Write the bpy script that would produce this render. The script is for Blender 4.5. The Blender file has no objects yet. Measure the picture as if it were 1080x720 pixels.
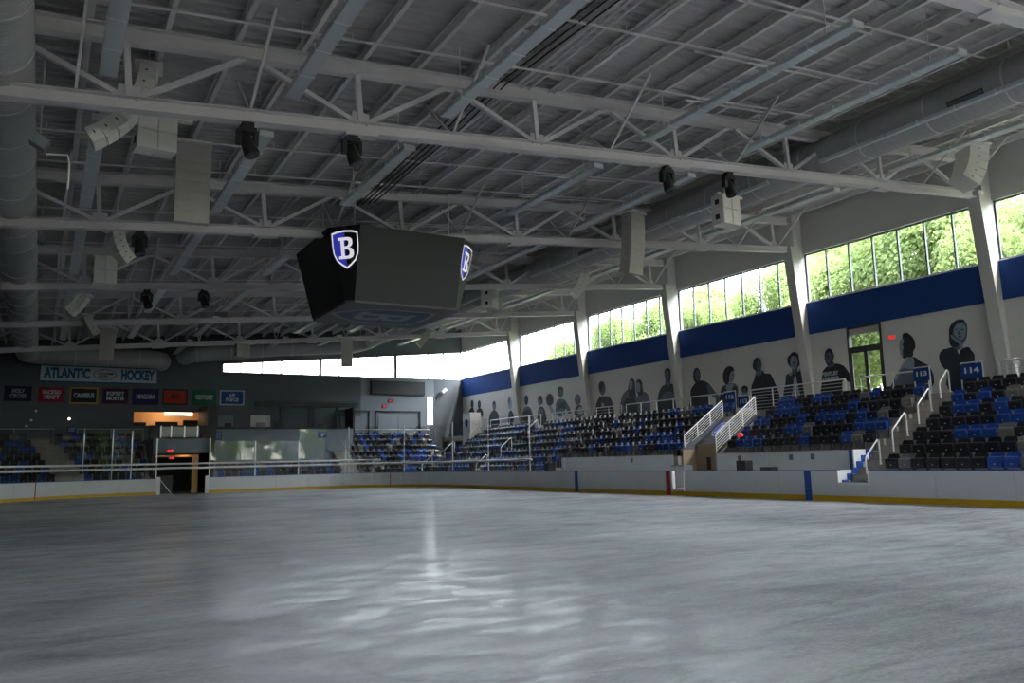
import bpy, bmesh, math, random
from mathutils import Vector, Matrix
random.seed(7)
D = bpy.data
SC = bpy.context.scene
COL = SC.collection
R = math.radians
PI = math.pi

# ------------------------------------------------------------------ camera
CAMH = 1.7
FPX = 842.24
cam_d = D.cameras.new('camera')
cam_d.sensor_width = 36.0
cam_d.lens = FPX / 1080 * 36
cam_d.clip_end = 600
cam = D.objects.new('camera', cam_d)
COL.objects.link(cam)


def cam_axes(yaw, pitch, roll):
    f = Vector((math.sin(yaw) * math.cos(pitch), math.cos(yaw) * math.cos(pitch), math.sin(pitch)))
    r = Vector((math.cos(yaw), -math.sin(yaw), 0))
    u = r.cross(f)
    c, s = math.cos(roll), math.sin(roll)
    return c * r + s * u, -s * r + c * u, f


CR, CU, CF = cam_axes(R(30.474), R(8.556), R(-1.3365))
m = Matrix((CR, CU, -CF)).transposed().to_4x4()
m.translation = (0, 0, CAMH)
cam.matrix_world = m
SC.camera = cam

# ------------------------------------------------------------------ sky, sun, exposure
w = D.worlds.new('sky')
SC.world = w
w.use_nodes = True
nt = w.node_tree
sky = nt.nodes.new('ShaderNodeTexSky')
sky.sky_type = 'NISHITA'
sky.sun_disc = False
sky.sun_elevation = R(60)
sky.sun_rotation = R(135)
sky.air_density = 1.3
sky.dust_density = 3.5
bg = nt.nodes['Background']
hs = nt.nodes.new('ShaderNodeHueSaturation')      # thin bright haze: a pale, nearly white sky
hs.inputs['Saturation'].default_value = 0.42
nt.links.new(sky.outputs[0], hs.inputs['Color'])
nt.links.new(hs.outputs[0], bg.inputs[0])
bg.inputs[1].default_value = 1.0
sun_d = D.lights.new('sun', 'SUN')
sun_d.energy = 3.0
sun_d.angle = R(1.5)
sun_d.color = (1, .95, .86)
sun = D.objects.new('sun', sun_d)
COL.objects.link(sun)
sun.rotation_euler = Vector((-0.25, 0.32, -0.91)).to_track_quat('-Z', 'Y').to_euler()   # high, from outside the long windows and behind the camera
SC.view_settings.view_transform = 'Standard'
SC.view_settings.look = 'None'
SC.view_settings.exposure = 1.85
SC.view_settings.gamma = 1.0
SC.cycles.max_bounces = 10
SC.cycles.diffuse_bounces = 6
SC.cycles.glossy_bounces = 5
SC.cycles.transparent_max_bounces = 24
SC.cycles.sample_clamp_indirect = 6.0

# ------------------------------------------------------------------ materials
MATS = {}


def mat(name, col, rough=.6, metal=0.0, var=0.0, scale=3.0, emit=None, estr=0.0, bump=0.0, bscale=40.0, spec=None, stretch=None):
    m = D.materials.new(name)
    m.use_nodes = True
    t = m.node_tree
    b = t.nodes['Principled BSDF']
    b.inputs['Base Color'].default_value = (*col, 1)
    b.inputs['Roughness'].default_value = rough
    b.inputs['Metallic'].default_value = metal
    if spec is not None:
        b.inputs['Specular IOR Level'].default_value = spec
    if emit:
        b.inputs['Emission Color'].default_value = (*emit, 1)
        b.inputs['Emission Strength'].default_value = estr
    tc = t.nodes.new('ShaderNodeTexCoord')
    src = tc.outputs['Object']
    if stretch:
        mp = t.nodes.new('ShaderNodeMapping')
        mp.inputs['Scale'].default_value = stretch
        t.links.new(src, mp.inputs[0])
        src = mp.outputs[0]
    n = t.nodes.new('ShaderNodeTexNoise')
    n.inputs['Scale'].default_value = scale
    n.inputs['Detail'].default_value = 5
    t.links.new(src, n.inputs['Vector'])
    mx = t.nodes.new('ShaderNodeMix')
    mx.data_type = 'RGBA'
    v = var if var else 0.04
    mx.inputs['A'].default_value = (*[c * (1 - v) for c in col], 1)
    mx.inputs['B'].default_value = (*[min(1, c * (1 + v)) for c in col], 1)
    t.links.new(n.outputs['Fac'], mx.inputs['Factor'])
    t.links.new(mx.outputs['Result'], b.inputs['Base Color'])
    if bump:
        n2 = t.nodes.new('ShaderNodeTexNoise')
        n2.inputs['Scale'].default_value = bscale
        bp = t.nodes.new('ShaderNodeBump')
        bp.inputs['Strength'].default_value = bump
        bp.inputs['Distance'].default_value = .01
        t.links.new(src, n2.inputs['Vector'])
        t.links.new(n2.outputs['Fac'], bp.inputs['Height'])
        t.links.new(bp.outputs[0], b.inputs['Normal'])
    MATS[name] = m
    return m


def glass(name, tint, refl, rough=0.0):
    m = D.materials.new(name)
    m.use_nodes = True
    t = m.node_tree
    for n in list(t.nodes):
        t.nodes.remove(n)
    o = t.nodes.new('ShaderNodeOutputMaterial')
    tr = t.nodes.new('ShaderNodeBsdfTransparent')
    tr.inputs[0].default_value = (*tint, 1)
    g = t.nodes.new('ShaderNodeBsdfGlossy')
    g.inputs['Roughness'].default_value = rough
    lw = t.nodes.new('ShaderNodeLayerWeight')
    lw.inputs['Blend'].default_value = .5
    pw = t.nodes.new('ShaderNodeMath')
    pw.operation = 'POWER'
    pw.inputs[1].default_value = 5.0
    t.links.new(lw.outputs['Facing'], pw.inputs[0])
    fr = t.nodes.new('ShaderNodeMapRange')
    fr.inputs['To Min'].default_value = refl
    fr.inputs['To Max'].default_value = .8 if refl > .02 else .25
    t.links.new(pw.outputs[0], fr.inputs['Value'])
    mx = t.nodes.new('ShaderNodeMixShader')
    t.links.new(fr.outputs[0], mx.inputs[0])
    t.links.new(tr.outputs[0], mx.inputs[1])
    t.links.new(g.outputs[0], mx.inputs[2])
    t.links.new(mx.outputs[0], o.inputs[0])
    MATS[name] = m
    return m


STEEL = mat('painted_steel', (.62, .59, .61), .5, var=.05)
DECK = mat('roof_deck_paint', (.41, .40, .40), .6, var=.06, scale=.5)
PURLIN = mat('purlin_paint', (.66, .65, .65), .6)
DUCT = mat('duct_fabric', (.36, .365, .365), .55, var=.06)
_t = DUCT.node_tree                                     # fine spiral ribs
_w = _t.nodes.new('ShaderNodeTexWave')
_w.bands_direction = 'Y'
_w.inputs['Scale'].default_value = 2.2
_bp = _t.nodes.new('ShaderNodeBump')
_bp.inputs['Strength'].default_value = .5
_bp.inputs['Distance'].default_value = .03
_tc = _t.nodes.new('ShaderNodeTexCoord')
_t.links.new(_tc.outputs['Object'], _w.inputs['Vector'])
_t.links.new(_w.outputs['Fac'], _bp.inputs['Height'])
_t.links.new(_bp.outputs[0], _t.nodes['Principled BSDF'].inputs['Normal'])
DUCTSEAM = mat('duct_seam', (.55, .56, .56), .45)
LAMP = mat('lamp_housing', (.52, .56, .58), .35, var=.04)
LAMPEND = mat('lamp_end', (.75, .75, .75), .4)
WALLW = mat('wall_offwhite', (.54, .53, .52), .75, var=.03, scale=.7)
WALLUP = mat('wall_upper_grey', (.52, .515, .50), .75, var=.03, scale=.7)
BLUE = mat('wall_blue', (.016, .052, .21), .85, var=.06, spec=.15)
COLM = mat('column_paint', (.50, .495, .48), .55, var=.03)
WEND = mat('end_wall_slate', (.112, .130, .152), .75, var=.05, scale=.6)
WENDL = mat('end_wall_light_slate', (.215, .245, .28), .75, var=.04)
DARK = mat('dark_grey', (.030, .033, .038), .6)
BLACK = mat('black_plastic', (.012, .012, .014), .45)
ALU = mat('aluminium', (.55, .57, .58), .35, metal=.8)
FRAMEW = mat('window_frame', (.10, .12, .14), .5, metal=.2)
CONC = mat('concrete', (.34, .315, .28), .85, var=.12, scale=2.5, bump=.2)
SLAB = mat('floor_slab', (.22, .22, .22), .8, var=.1)
BOARDW = mat('board_white', (.62, .63, .64), .4, var=.03, scale=1.2)
BOARDY = mat('board_yellow', (.60, .36, .012), .45, var=.06)
BOARDB = mat('board_blue', (.016, .07, .32), .4)
BOARDR = mat('board_red', (.30, .012, .02), .4)
WHITE = mat('white_paint', (.75, .75, .74), .5)
SEATK = mat('seat_black', (.011, .011, .014), .32, var=.1)
SEATB = mat('seat_blue', (.010, .050, .24), .28, var=.1)
SEATG = mat('seat_grey', (.15, .14, .13), .32, var=.1)
SPKW = mat('speaker_white', (.76, .74, .69), .6, var=.04)
SPKT = mat('speaker_tan', (.46, .44, .40), .7, var=.06)
RAIL = mat('rail_steel', (.55, .56, .57), .35, metal=.6)
SCRN = mat('screen_lit_side', (.016, .0195, .022), .55)
SCRNB = mat('screen_black', (.006, .007, .010), .5)
SCRNU = mat('screen_under', (.085, .09, .095), .6)
LOGOW = mat('logo_white_led', (.8, .8, .8), .5, emit=(.92, .9, 1), estr=.17)
LOGOB = mat('logo_blue_led', (.03, .04, .5), .5, emit=(.06, .07, .75), estr=.10)
LOGOK = mat('logo_black_led', (.01, .01, .01), .5)
UNDW = mat('underside_white_print', (.20, .21, .235), .6)
UNDB = mat('underside_blue_print', (.030, .042, .13), .6)
TAN = mat('tan_wall', (.36, .27, .18), .7)
ORANGE = mat('warm_wall', (.75, .42, .17), .7)
WARMLAMP = mat('lit_lamp_panel', (1, 1, 1), .5, emit=(1, .93, .8), estr=.5)
WARMGLOW = mat('lit_room_wall', (.80, .50, .26), .7)
REDLED = mat('exit_red', (.6, .02, .02), .5, emit=(1, .04, .04), estr=.16)
MD = mat('mural_dark', (.016, .022, .034), .7)
MM = mat('mural_mid', (.075, .105, .145), .7)
ML = mat('mural_light', (.20, .26, .32), .7)
MK = mat('mural_black', (.008, .010, .016), .7)
MW = mat('mural_pale', (.28, .32, .36), .7)
LEAF = None
BARK = mat('bark', (.10, .075, .055), .9, var=.2)
GRASS = mat('outside_lawn', (.15, .17, .105), .9, var=.3)
PANE = glass('window_glass', (.97, .985, .98), .025)
ACRYLIC = glass('rink_acrylic', (.95, .97, .965), .012)
RINKGLASS = glass('rink_glass', (.95, .97, .965), .05)
DOORGLASS = glass('door_glass', (.95, .97, .96), .025)


def leaf_material(name, col, tcol):
    m = D.materials.new(name)
    m.use_nodes = True
    t = m.node_tree
    for n in list(t.nodes):
        t.nodes.remove(n)
    o = t.nodes.new('ShaderNodeOutputMaterial')
    d = t.nodes.new('ShaderNodeBsdfDiffuse')
    tr = t.nodes.new('ShaderNodeBsdfTranslucent')
    tc = t.nodes.new('ShaderNodeTexCoord')
    n = t.nodes.new('ShaderNodeTexNoise')
    n.inputs['Scale'].default_value = .8
    mx = t.nodes.new('ShaderNodeMix')
    mx.data_type = 'RGBA'
    mx.inputs['A'].default_value = (*[c * .6 for c in col], 1)
    mx.inputs['B'].default_value = (*[c * 1.4 for c in col], 1)
    t.links.new(tc.outputs['Object'], n.inputs['Vector'])
    t.links.new(n.outputs['Fac'], mx.inputs['Factor'])
    t.links.new(mx.outputs['Result'], d.inputs[0])
    tr.inputs[0].default_value = (*tcol, 1)
    ms = t.nodes.new('ShaderNodeMixShader')
    ms.inputs[0].default_value = .45
    t.links.new(d.outputs[0], ms.inputs[1])
    t.links.new(tr.outputs[0], ms.inputs[2])
    t.links.new(ms.outputs[0], o.inputs[0])
    return m


LEAF = leaf_material('leaf_green', (.195, .26, .11), (.29, .37, .14))


def ice_material():
    m = D.materials.new('rink_ice')
    m.use_nodes = True
    t = m.node_tree
    L = t.links
    b = t.nodes['Principled BSDF']
    tc = t.nodes.new('ShaderNodeTexCoord')

    def noise(scale, stretch, rot, detail=6, rough=.6, dist=0.0):
        mp = t.nodes.new('ShaderNodeMapping')
        mp.inputs['Scale'].default_value = stretch
        mp.inputs['Rotation'].default_value = (0, 0, R(rot))
        L.new(tc.outputs['Object'], mp.inputs[0])
        n = t.nodes.new('ShaderNodeTexNoise')
        n.inputs['Scale'].default_value = scale
        n.inputs['Detail'].default_value = detail
        n.inputs['Roughness'].default_value = rough
        n.inputs['Distortion'].default_value = dist
        L.new(mp.outputs[0], n.inputs['Vector'])
        return n.outputs['Fac']

    def mathn(op, a, b_):
        n = t.nodes.new('ShaderNodeMath')
        n.operation = op
        for i, v in enumerate((a, b_)):
            if isinstance(v, (int, float)):
                n.inputs[i].default_value = v
            else:
                L.new(v, n.inputs[i])
        return n.outputs[0]
    big = noise(.18, (1, 1, 1), 20, 4, .55, .6)
    streak = noise(.9, (.28, 1.3, 1), 64, 6, .65, .7)     # resurfacer passes sweep across the sheet
    streak2 = noise(1.1, (.26, 1.4, 1), 20, 6, .6, .9)
    fine = noise(9, (.6, 1.5, 1), 35, 8, .7)
    s = mathn('ADD', mathn('MULTIPLY', big, .42), mathn('ADD', mathn('MULTIPLY', streak, .26), mathn('ADD', mathn('MULTIPLY', streak2, .16), mathn('MULTIPLY', fine, .16))))
    cr = t.nodes.new('ShaderNodeValToRGB')
    e = cr.color_ramp.elements
    e[0].position = .40
    e[0].color = (.160, .168, .176, 1)
    e[1].position = .60
    e[1].color = (.525, .535, .548, 1)
    L.new(s, cr.inputs[0])
    L.new(cr.outputs[0], b.inputs['Base Color'])
    mid = noise(2.0, (.5, 1.25, 1), 35, 8, .75, .6)
    b.inputs['Roughness'].default_value = .48
    b.inputs['IOR'].default_value = 1.31
    b.inputs['Specular IOR Level'].default_value = .22
    b.inputs['Coat IOR'].default_value = 1.33          # the thin wet film on top
    cw = t.nodes.new('ShaderNodeMapRange')
    cw.inputs['From Min'].default_value = .46
    cw.inputs['From Max'].default_value = .66
    cw.inputs['To Min'].default_value = .06
    cw.inputs['To Max'].default_value = .55
    L.new(mid, cw.inputs['Value'])
    L.new(cw.outputs[0], b.inputs['Coat Weight'])
    rr = t.nodes.new('ShaderNodeMapRange')
    rr.inputs['From Min'].default_value = .35
    rr.inputs['From Max'].default_value = .65
    rr.inputs['To Min'].default_value = .06
    rr.inputs['To Max'].default_value = .15
    L.new(s, rr.inputs['Value'])
    L.new(rr.outputs[0], b.inputs['Coat Roughness'])
    bp = t.nodes.new('ShaderNodeBump')
    bp.inputs['Strength'].default_value = .5
    bp.inputs['Distance'].default_value = .004
    L.new(mathn('ADD', fine, mathn('MULTIPLY', streak, .8)), bp.inputs['Height'])
    grain = noise(24, (.5, 1.3, 1), 40, 4, .7)
    ridge = noise(.16, (.5, 1.0, 1), 30, 2, .5, 1.4)      # thin curved lines left by the resurfacer
    line = t.nodes.new('ShaderNodeMapRange')
    line.inputs['From Min'].default_value = .0
    line.inputs['From Max'].default_value = .012
    line.inputs['To Min'].default_value = .035
    line.inputs['To Max'].default_value = .0
    L.new(mathn('ABSOLUTE', mathn('SUBTRACT', ridge, .5), 0), line.inputs['Value'])
    s2 = mathn('SUBTRACT', mathn('ADD', mathn('MULTIPLY', s, .80), mathn('MULTIPLY', grain, .20)), line.outputs[0])
    L.new(s2, cr.inputs[0])
    L.new(bp.outputs[0], b.inputs['Normal'])
    L.new(bp.outputs[0], b.inputs['Coat Normal'])
    return m


ICE = ice_material()

# ------------------------------------------------------------------ mesh helpers


def wl(o):
    v = Vector((0, 0, 0))
    while o is not None:
        v += o.location
        o = o.parent
    return v


class MB:
    def __init__(s):
        s.v, s.f, s.fm = [], [], []
        s.mi = 0

    def add(s, vs, fs):
        n = len(s.v)
        s.v += [tuple(v) for v in vs]
        s.f += [tuple(i + n for i in f) for f in fs]
        s.fm += [s.mi] * len(fs)

    def box(s, x0, x1, y0, y1, z0, z1):
        s.add([(x0, y0, z0), (x1, y0, z0), (x1, y1, z0), (x0, y1, z0), (x0, y0, z1), (x1, y0, z1), (x1, y1, z1), (x0, y1, z1)],
              [(0, 3, 2, 1), (4, 5, 6, 7), (0, 1, 5, 4), (1, 2, 6, 5), (2, 3, 7, 6), (3, 0, 4, 7)])

    def obox(s, c, ax, ay, az, hx, hy, hz):
        c, ax, ay, az = Vector(c), Vector(ax), Vector(ay), Vector(az)
        P = []
        for k in (-1, 1):
            for i, j in ((-1, -1), (1, -1), (1, 1), (-1, 1)):
                P.append(c + ax * hx * i + ay * hy * j + az * hz * k)
        s.add(P, [(0, 3, 2, 1), (4, 5, 6, 7), (0, 1, 5, 4), (1, 2, 6, 5), (2, 3, 7, 6), (3, 0, 4, 7)])

    def bar(s, p0, p1, wd, ht, up=(0, 0, 1)):
        p0, p1, up = Vector(p0), Vector(p1), Vector(up)
        d = (p1 - p0)
        L = d.length
        d.normalize()
        sd = d.cross(up)
        if sd.length < 1e-4:
            sd = d.cross(Vector((1, 0, 0)))
        sd.normalize()
        u = sd.cross(d)
        s.obox((p0 + p1) / 2, d, sd, u, L / 2, wd / 2, ht / 2)

    def ibeam(s, p0, p1, dp, wd, tf=.025, tw=.02, up=(0, 0, 1)):
        p0, p1, up = Vector(p0), Vector(p1), Vector(up)
        d = (p1 - p0).normalized()
        sd = d.cross(up).normalized()
        u = sd.cross(d)
        o = u * (dp / 2 - tf / 2)
        s.bar(p0 + o, p1 + o, wd, tf, up)
        s.bar(p0 - o, p1 - o, wd, tf, up)
        s.bar(p0, p1, tw, dp - 2 * tf, up)

    def tube(s, pts, r, n=8, cap=True):
        pts = [Vector(p) for p in pts]
        rings = []
        prev = None
        for i, p in enumerate(pts):
            a = pts[max(i - 1, 0)]
            b = pts[min(i + 1, len(pts) - 1)]
            d = (b - a).normalized()
            if prev is None:
                q = Vector((0, 0, 1)) if abs(d.z) < .9 else Vector((1, 0, 0))
                x = d.cross(q).normalized()
            else:
                x = (prev - d * prev.dot(d)).normalized()
            prev = x
            y = d.cross(x)
            rad = r[i] if isinstance(r, (list, tuple)) else r
            rings.append([p + x * rad * math.cos(2 * PI * k / n) + y * rad * math.sin(2 * PI * k / n) for k in range(n)])
        vs = [v for rg in rings for v in rg]
        fs = []
        for i in range(len(rings) - 1):
            for k in range(n):
                k2 = (k + 1) % n
                fs.append((i * n + k, i * n + k2, (i + 1) * n + k2, (i + 1) * n + k))
        if cap:
            fs.append(tuple(reversed(range(n))))
            fs.append(tuple((len(rings) - 1) * n + k for k in range(n)))
        s.add(vs, fs)

    def prism(s, poly, e):
        """closed polygon of 3-D points swept by the vector e"""
        n = len(poly)
        P = [Vector(p) for p in poly]
        e = Vector(e)
        s.add(P + [p + e for p in P], [tuple(reversed(range(n))), tuple(range(n, 2 * n))] +
              [(k, (k + 1) % n, (k + 1) % n + n, k + n) for k in range(n)])

    def mesh(s, name, mats, off=Vector((0, 0, 0)), smooth=False):
        me = D.meshes.new(name)
        me.from_pydata([(v[0] - off.x, v[1] - off.y, v[2] - off.z) for v in s.v], [], s.f)
        if not isinstance(mats, (list, tuple)):
            mats = [mats]
        for mm in mats:
            me.materials.append(mm)
        if len(mats) > 1:
            me.polygons.foreach_set('material_index', s.fm)
        bm = bmesh.new()
        bm.from_mesh(me)
        bmesh.ops.recalc_face_normals(bm, faces=bm.faces)
        bm.to_mesh(me)
        bm.free()
        if smooth:
            me.polygons.foreach_set('use_smooth', [True] * len(me.polygons))
            me.set_sharp_from_angle(angle=R(40))
        me.update()
        return me

    def build(s, name, mats, parent=None, smooth=False, local=False):
        off = wl(parent) if (parent is not None and not local) else Vector((0, 0, 0))
        o = D.objects.new(name, s.mesh(name, mats, off, smooth))
        COL.objects.link(o)
        o.parent = parent
        return o


def box(name, mt, x0, x1, y0, y1, z0, z1, parent=None):
    b = MB()
    b.box(x0, x1, y0, y1, z0, z1)
    return b.build(name, mt, parent)


LABELS = set()


def tag(o, label=None, cat=None, group=None, kind=None):
    if label:
        o['label'] = label
        LABELS.add(label)
    if cat:
        o['category'] = cat
    if group:
        o['group'] = group
    if kind:
        o['kind'] = kind
    return o


def thing(name, label, cat, loc=(0, 0, 0), group=None, kind=None):
    o = D.objects.new(name, None)
    o.empty_display_size = .2
    COL.objects.link(o)
    o.location = loc
    tag(o, label, cat, group, kind)
    return o


def inst(name, me, parent=None, loc=(0, 0, 0), rot=None):
    o = D.objects.new(name, me)
    COL.objects.link(o)
    o.parent = parent
    o.location = loc
    if rot:
        o.rotation_euler = rot
    return o


def copy_tree(o, parent=None):
    c = o.copy()
    COL.objects.link(c)
    c.parent = parent
    for ch in o.children:
        copy_tree(ch, c)
    return c


# a pixel of the photograph carried onto a real plane of the building
def pray(px, py):
    return CR * ((px - 540) / FPX) + CU * ((360 - py) / FPX) + CF


def on_x(px, py, X):
    d = pray(px, py)
    return Vector((0, 0, CAMH)) + d * (X / d.x)


def on_y(px, py, Y):
    d = pray(px, py)
    return Vector((0, 0, CAMH)) + d * (Y / d.y)


ORD = 'zeroth first second third fourth fifth sixth seventh eighth ninth tenth eleventh twelfth thirteenth fourteenth fifteenth sixteenth seventeenth eighteenth nineteenth twentieth'.split()
ORD += ['twenty-' + o for o in ORD[1:10]] + ['thirtieth'] + ['thirty-' + o for o in ORD[1:10]]

# frames for flat print: on the side wall (faces -x) and on the end wall (faces -y)
FACE_X = Matrix(((0, 0, -1), (-1, 0, 0), (0, 1, 0)))      # local x -> -y, local y -> z, normal -> -x
FACE_Y = Matrix(((1, 0, 0), (0, 0, -1), (0, 1, 0)))       # local x -> x, local y -> z, normal -> -y


def flat(name, loops, mt, parent, loc, rot, depth=.002, smooth=False):
    """a flat cut shape (outer loop and holes), in the plane of rot at loc (world)"""
    cu = D.curves.new(name, 'CURVE')
    cu.dimensions = '2D'
    cu.fill_mode = 'BOTH'
    cu.extrude = depth
    cu.resolution_u = 3
    for lp in loops:
        if smooth:
            sp = cu.splines.new('BEZIER')
            sp.bezier_points.add(len(lp) - 1)
            for bp, p in zip(sp.bezier_points, lp):
                bp.co = (p[0], p[1], 0)
                bp.handle_left_type = bp.handle_right_type = 'AUTO'
        else:
            sp = cu.splines.new('POLY')
            sp.points.add(len(lp) - 1)
            for pt, p in zip(sp.points, lp):
                pt.co = (p[0], p[1], 0, 1)
        sp.use_cyclic_u = True
    cu.materials.append(mt)
    o = D.objects.new(name, cu)
    COL.objects.link(o)
    o.parent = parent
    off = wl(parent) if parent is not None else Vector((0, 0, 0))
    mm = rot.to_4x4()
    mm.translation = Vector(loc) - off
    o.matrix_basis = mm
    return o


def text(name, body, mt, parent, loc, rot, height, width=None, bold=.0, depth=.004):
    cu = D.curves.new(name, 'FONT')
    cu.body = body
    cu.align_x = 'CENTER'
    cu.align_y = 'CENTER'
    cu.size = height * 1.38
    cu.extrude = depth
    cu.offset = bold
    cu.materials.append(mt)
    o = D.objects.new(name, cu)
    COL.objects.link(o)
    o.parent = parent
    off = wl(parent) if parent is not None else Vector((0, 0, 0))
    mm = rot.to_4x4()
    mm.translation = Vector(loc) - off
    if width:
        bpy.context.view_layer.update()
        wx = max(o.dimensions.x, 1e-3)
        mm = mm @ Matrix.Diagonal((width / wx, 1, 1, 1))
    o.matrix_basis = mm
    return o


# ------------------------------------------------------------------ dimensions
XW = 34.0            # side wall with the murals
YE = 67.2            # far end wall
XL, YN = -12.0, -9.0
BX1, BX0, BY1, CRN = 25.3, -3.0, 61.0, 8.5      # boards: right, left, far end, corner radius
TY = [17.9 + 9.75 * k for k in range(-2, 5)]    # truss and column lines
def zb(x): return 9.3 + .091 * x
def zt(x): return 10.85 + .091 * x
def zp(x): return 11.19 + .091 * x
def zdeck(x): return 11.36 + .091 * x


# ------------------------------------------------------------------ ground, ice, floor
def rink_loop(inset=0.0, y0=-4.0, n=14):
    x0, x1, y1, r = BX0 + inset, BX1 - inset, BY1 - inset, CRN - inset
    pts = [(x1, y0), (x1, y1 - r)]
    pts += [(x1 - r + r * math.cos(a), y1 - r + r * math.sin(a)) for a in [PI / 2 * k / n for k in range(1, n + 1)]]
    pts += [(x0 + r - r * math.sin(a), y1 - r + r * math.cos(a)) for a in [PI / 2 * k / n for k in range(0, n + 1)]]
    pts += [(x0, y0)]
    return pts


b = MB()
lp = rink_loop()
b.add([(x, y, 0.0) for x, y in lp], [tuple(range(len(lp)))])
o = b.build('floor', ICE)
tag(o, 'grey-blue sheet of rink ice with resurfacer streaks', None, kind='structure')
b = MB()
b.box(XL, XW + .3, YN, YE + 6, -.4, -.03)
o = b.build('floor', SLAB)
tag(o, 'grey concrete slab around and under the ice', kind='structure')
b = MB()
b.box(XW + .35, 140, -60, 160, -.5, -.05)
o = b.build('outside_lawn', GRASS)
tag(o, 'green lawn outside the long window wall', kind='structure')

# ------------------------------------------------------------------ boards
path = rink_loop()
# resample the loop by arc length
SEG = []
acc = 0.0
for p, q in zip(path[:-1], path[1:]):
    L = math.dist(p, q)
    SEG.append((acc, L, p, q))
    acc += L
PLEN = acc


def at_s(s):
    for a, L, p, q in SEG:
        if s <= a + L + 1e-6:
            t = (s - a) / L
            d = ((q[0] - p[0]) / L, (q[1] - p[1]) / L)
            return Vector((p[0] + (q[0] - p[0]) * t, p[1] + (q[1] - p[1]) * t, 0)), Vector((d[1], -d[0], 0))   # point, outward normal
    return Vector((*SEG[-1][3], 0)), Vector((-1, 0, 0))


def strip(mb, s0, s1, z0, z1, o0, o1, step=.7):
    """ribbon of the board loop from arc length s0 to s1, z0..z1, outward offset o0..o1"""
    n = max(1, int((s1 - s0) / step))
    rows = []
    for i in range(n + 1):
        p, nn = at_s(s0 + (s1 - s0) * i / n)
        a, c = p + nn * o0, p + nn * o1
        rows.append([(a.x, a.y, z0), (c.x, c.y, z0), (c.x, c.y, z1), (a.x, a.y, z1)])
    vs = [v for r_ in rows for v in r_]
    fs = [(0, 1, 2, 3), tuple(4 * n + k for k in (3, 2, 1, 0))]
    for i in range(n):
        for k in range(4):
            k2 = (k + 1) % 4
            fs.append((4 * i + k, 4 * i + k2, 4 * i + 4 + k2, 4 * i + 4 + k))
    mb.add(vs, fs)


def s_right(y): return y + 4.0                       # arc length at height y on the right-hand straight
S_END0 = (BY1 - CRN + 4.0) + PI / 2 * CRN            # where the far straight begins
def s_end(x): return S_END0 + (BX1 - CRN - x)
SGOAL_R = s_right(BY1 - CRN) + CRN * R(41.5)
SGOAL_L = S_END0 + (BX1 - BX0 - 2 * CRN) + CRN * R(42)


BH = 1.09
dash = thing('dasher_boards', 'white dasher boards with yellow kick plate and blue cap around the ice', 'boards', (BX1, 20, 0))
NOTCH = (s_right(18.4), s_right(19.62))
GATE = (s_right(27.9), s_right(28.62))
ZAM = (s_end(10.35), s_end(7.15))
cuts = [NOTCH, GATE, ZAM]
S0, S1 = s_right(6.0), PLEN - 38
edges = [S0] + sorted(x for c in cuts for x in c) + [S1]
for a, c in zip(edges[:-1], edges[1:]):
    if (a, c) == ZAM:
        continue
    top = BH
    if (a, c) == NOTCH:
        top = .67
    if (a, c) == GATE:
        top = .30
    n = max(1, round((c - a) / 2.44))
    for i in range(n):
        p0, p1 = a + (c - a) * i / n, a + (c - a) * (i + 1) / n
        g = .006
        mb = MB()
        strip(mb, p0 + g, p1 - g, .20, top, 0, .10)
        mb.build('board_panel', BOARDW, dash)
        mb = MB()
        strip(mb, p0 + g, p1 - g, -.02, .195, -.012, .10)
        mb.build('kick_plate', BOARDY, dash)
        if top == BH:
            mb = MB()
            strip(mb, p0, p1, BH, BH + .035, -.015, .13)
            mb.build('cap_rail', BOARDB, dash)
for y, mt, nm in ((36.4, BOARDB, 'blue_line_mark'), (28.93, BOARDR, 'red_line_mark'), (21.0, BOARDB, 'blue_line_mark')):
    mb = MB()
    strip(mb, s_right(y - .15), s_right(y + .15), -.01, BH - .005, -.020, -.004)
    mb.build(nm, mt, dash)
for sg in (SGOAL_R, SGOAL_L):
    mb = MB()
    strip(mb, sg - .03, sg + .03, -.01, BH - .005, -.020, -.004, .05)
    mb.build('goal_line_mark', BOARDR, dash)
# trim round the two openings, and the pale edge of the far gate
mb = MB()
for y0, y1, z in ((18.4, 19.62, .67),):
    mb.box(BX1 - .03, BX1 + .13, y0 - .05, y0, z - .06, BH + .03)
    mb.box(BX1 - .03, BX1 + .13, y1, y1 + .05, z - .06, BH + .03)
    mb.box(BX1 - .03, BX1 + .13, y0, y1, z - .06, z)
mb.build('opening_trim', WHITE, dash)
mb = MB()
mb.box(BX1 - .03, BX1 + .13, 27.84, 27.9, .2, BH + .03)
mb.box(BX1 - .03, BX1 + .13, 28.62, 28.68, .2, BH + .03)
mb.box(BX1 - .03, BX1 + .13, 27.9, 28.62, .24, .30)
mb.build('opening_trim', WHITE, dash)
mb = MB()
mb.box(BX1 + .7, BX1 + .74, 28.0, 28.5, .32, 1.0)
mb.build('gate_leaf', BOARDW, dash)
for x in (7.15, 10.35):
    mb = MB()
    mb.box(x - .12, x + .12, BY1 - .05, BY1 + .15, 0, BH + .12)
    mb.build('gate_post', WHITE, dash)

# ------------------------------------------------------------------ rink glass, stanchions, sill rails
gl = thing('rink_glass', 'clear rink glass with grey stanchions along the far end and corners', 'glass shield', (12, BY1, BH))


def glass_run(s0, s1, h, gm=RINKGLASS):
    n = max(1, round((s1 - s0) / 2.0))
    for i in range(n):
        a, c = s0 + (s1 - s0) * i / n, s0 + (s1 - s0) * (i + 1) / n
        mb = MB()
        strip(mb, a + .03, c - .03, BH + .04, h, .055, .067, 1.0)
        mb.build('glass_pane', gm, gl)


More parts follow.
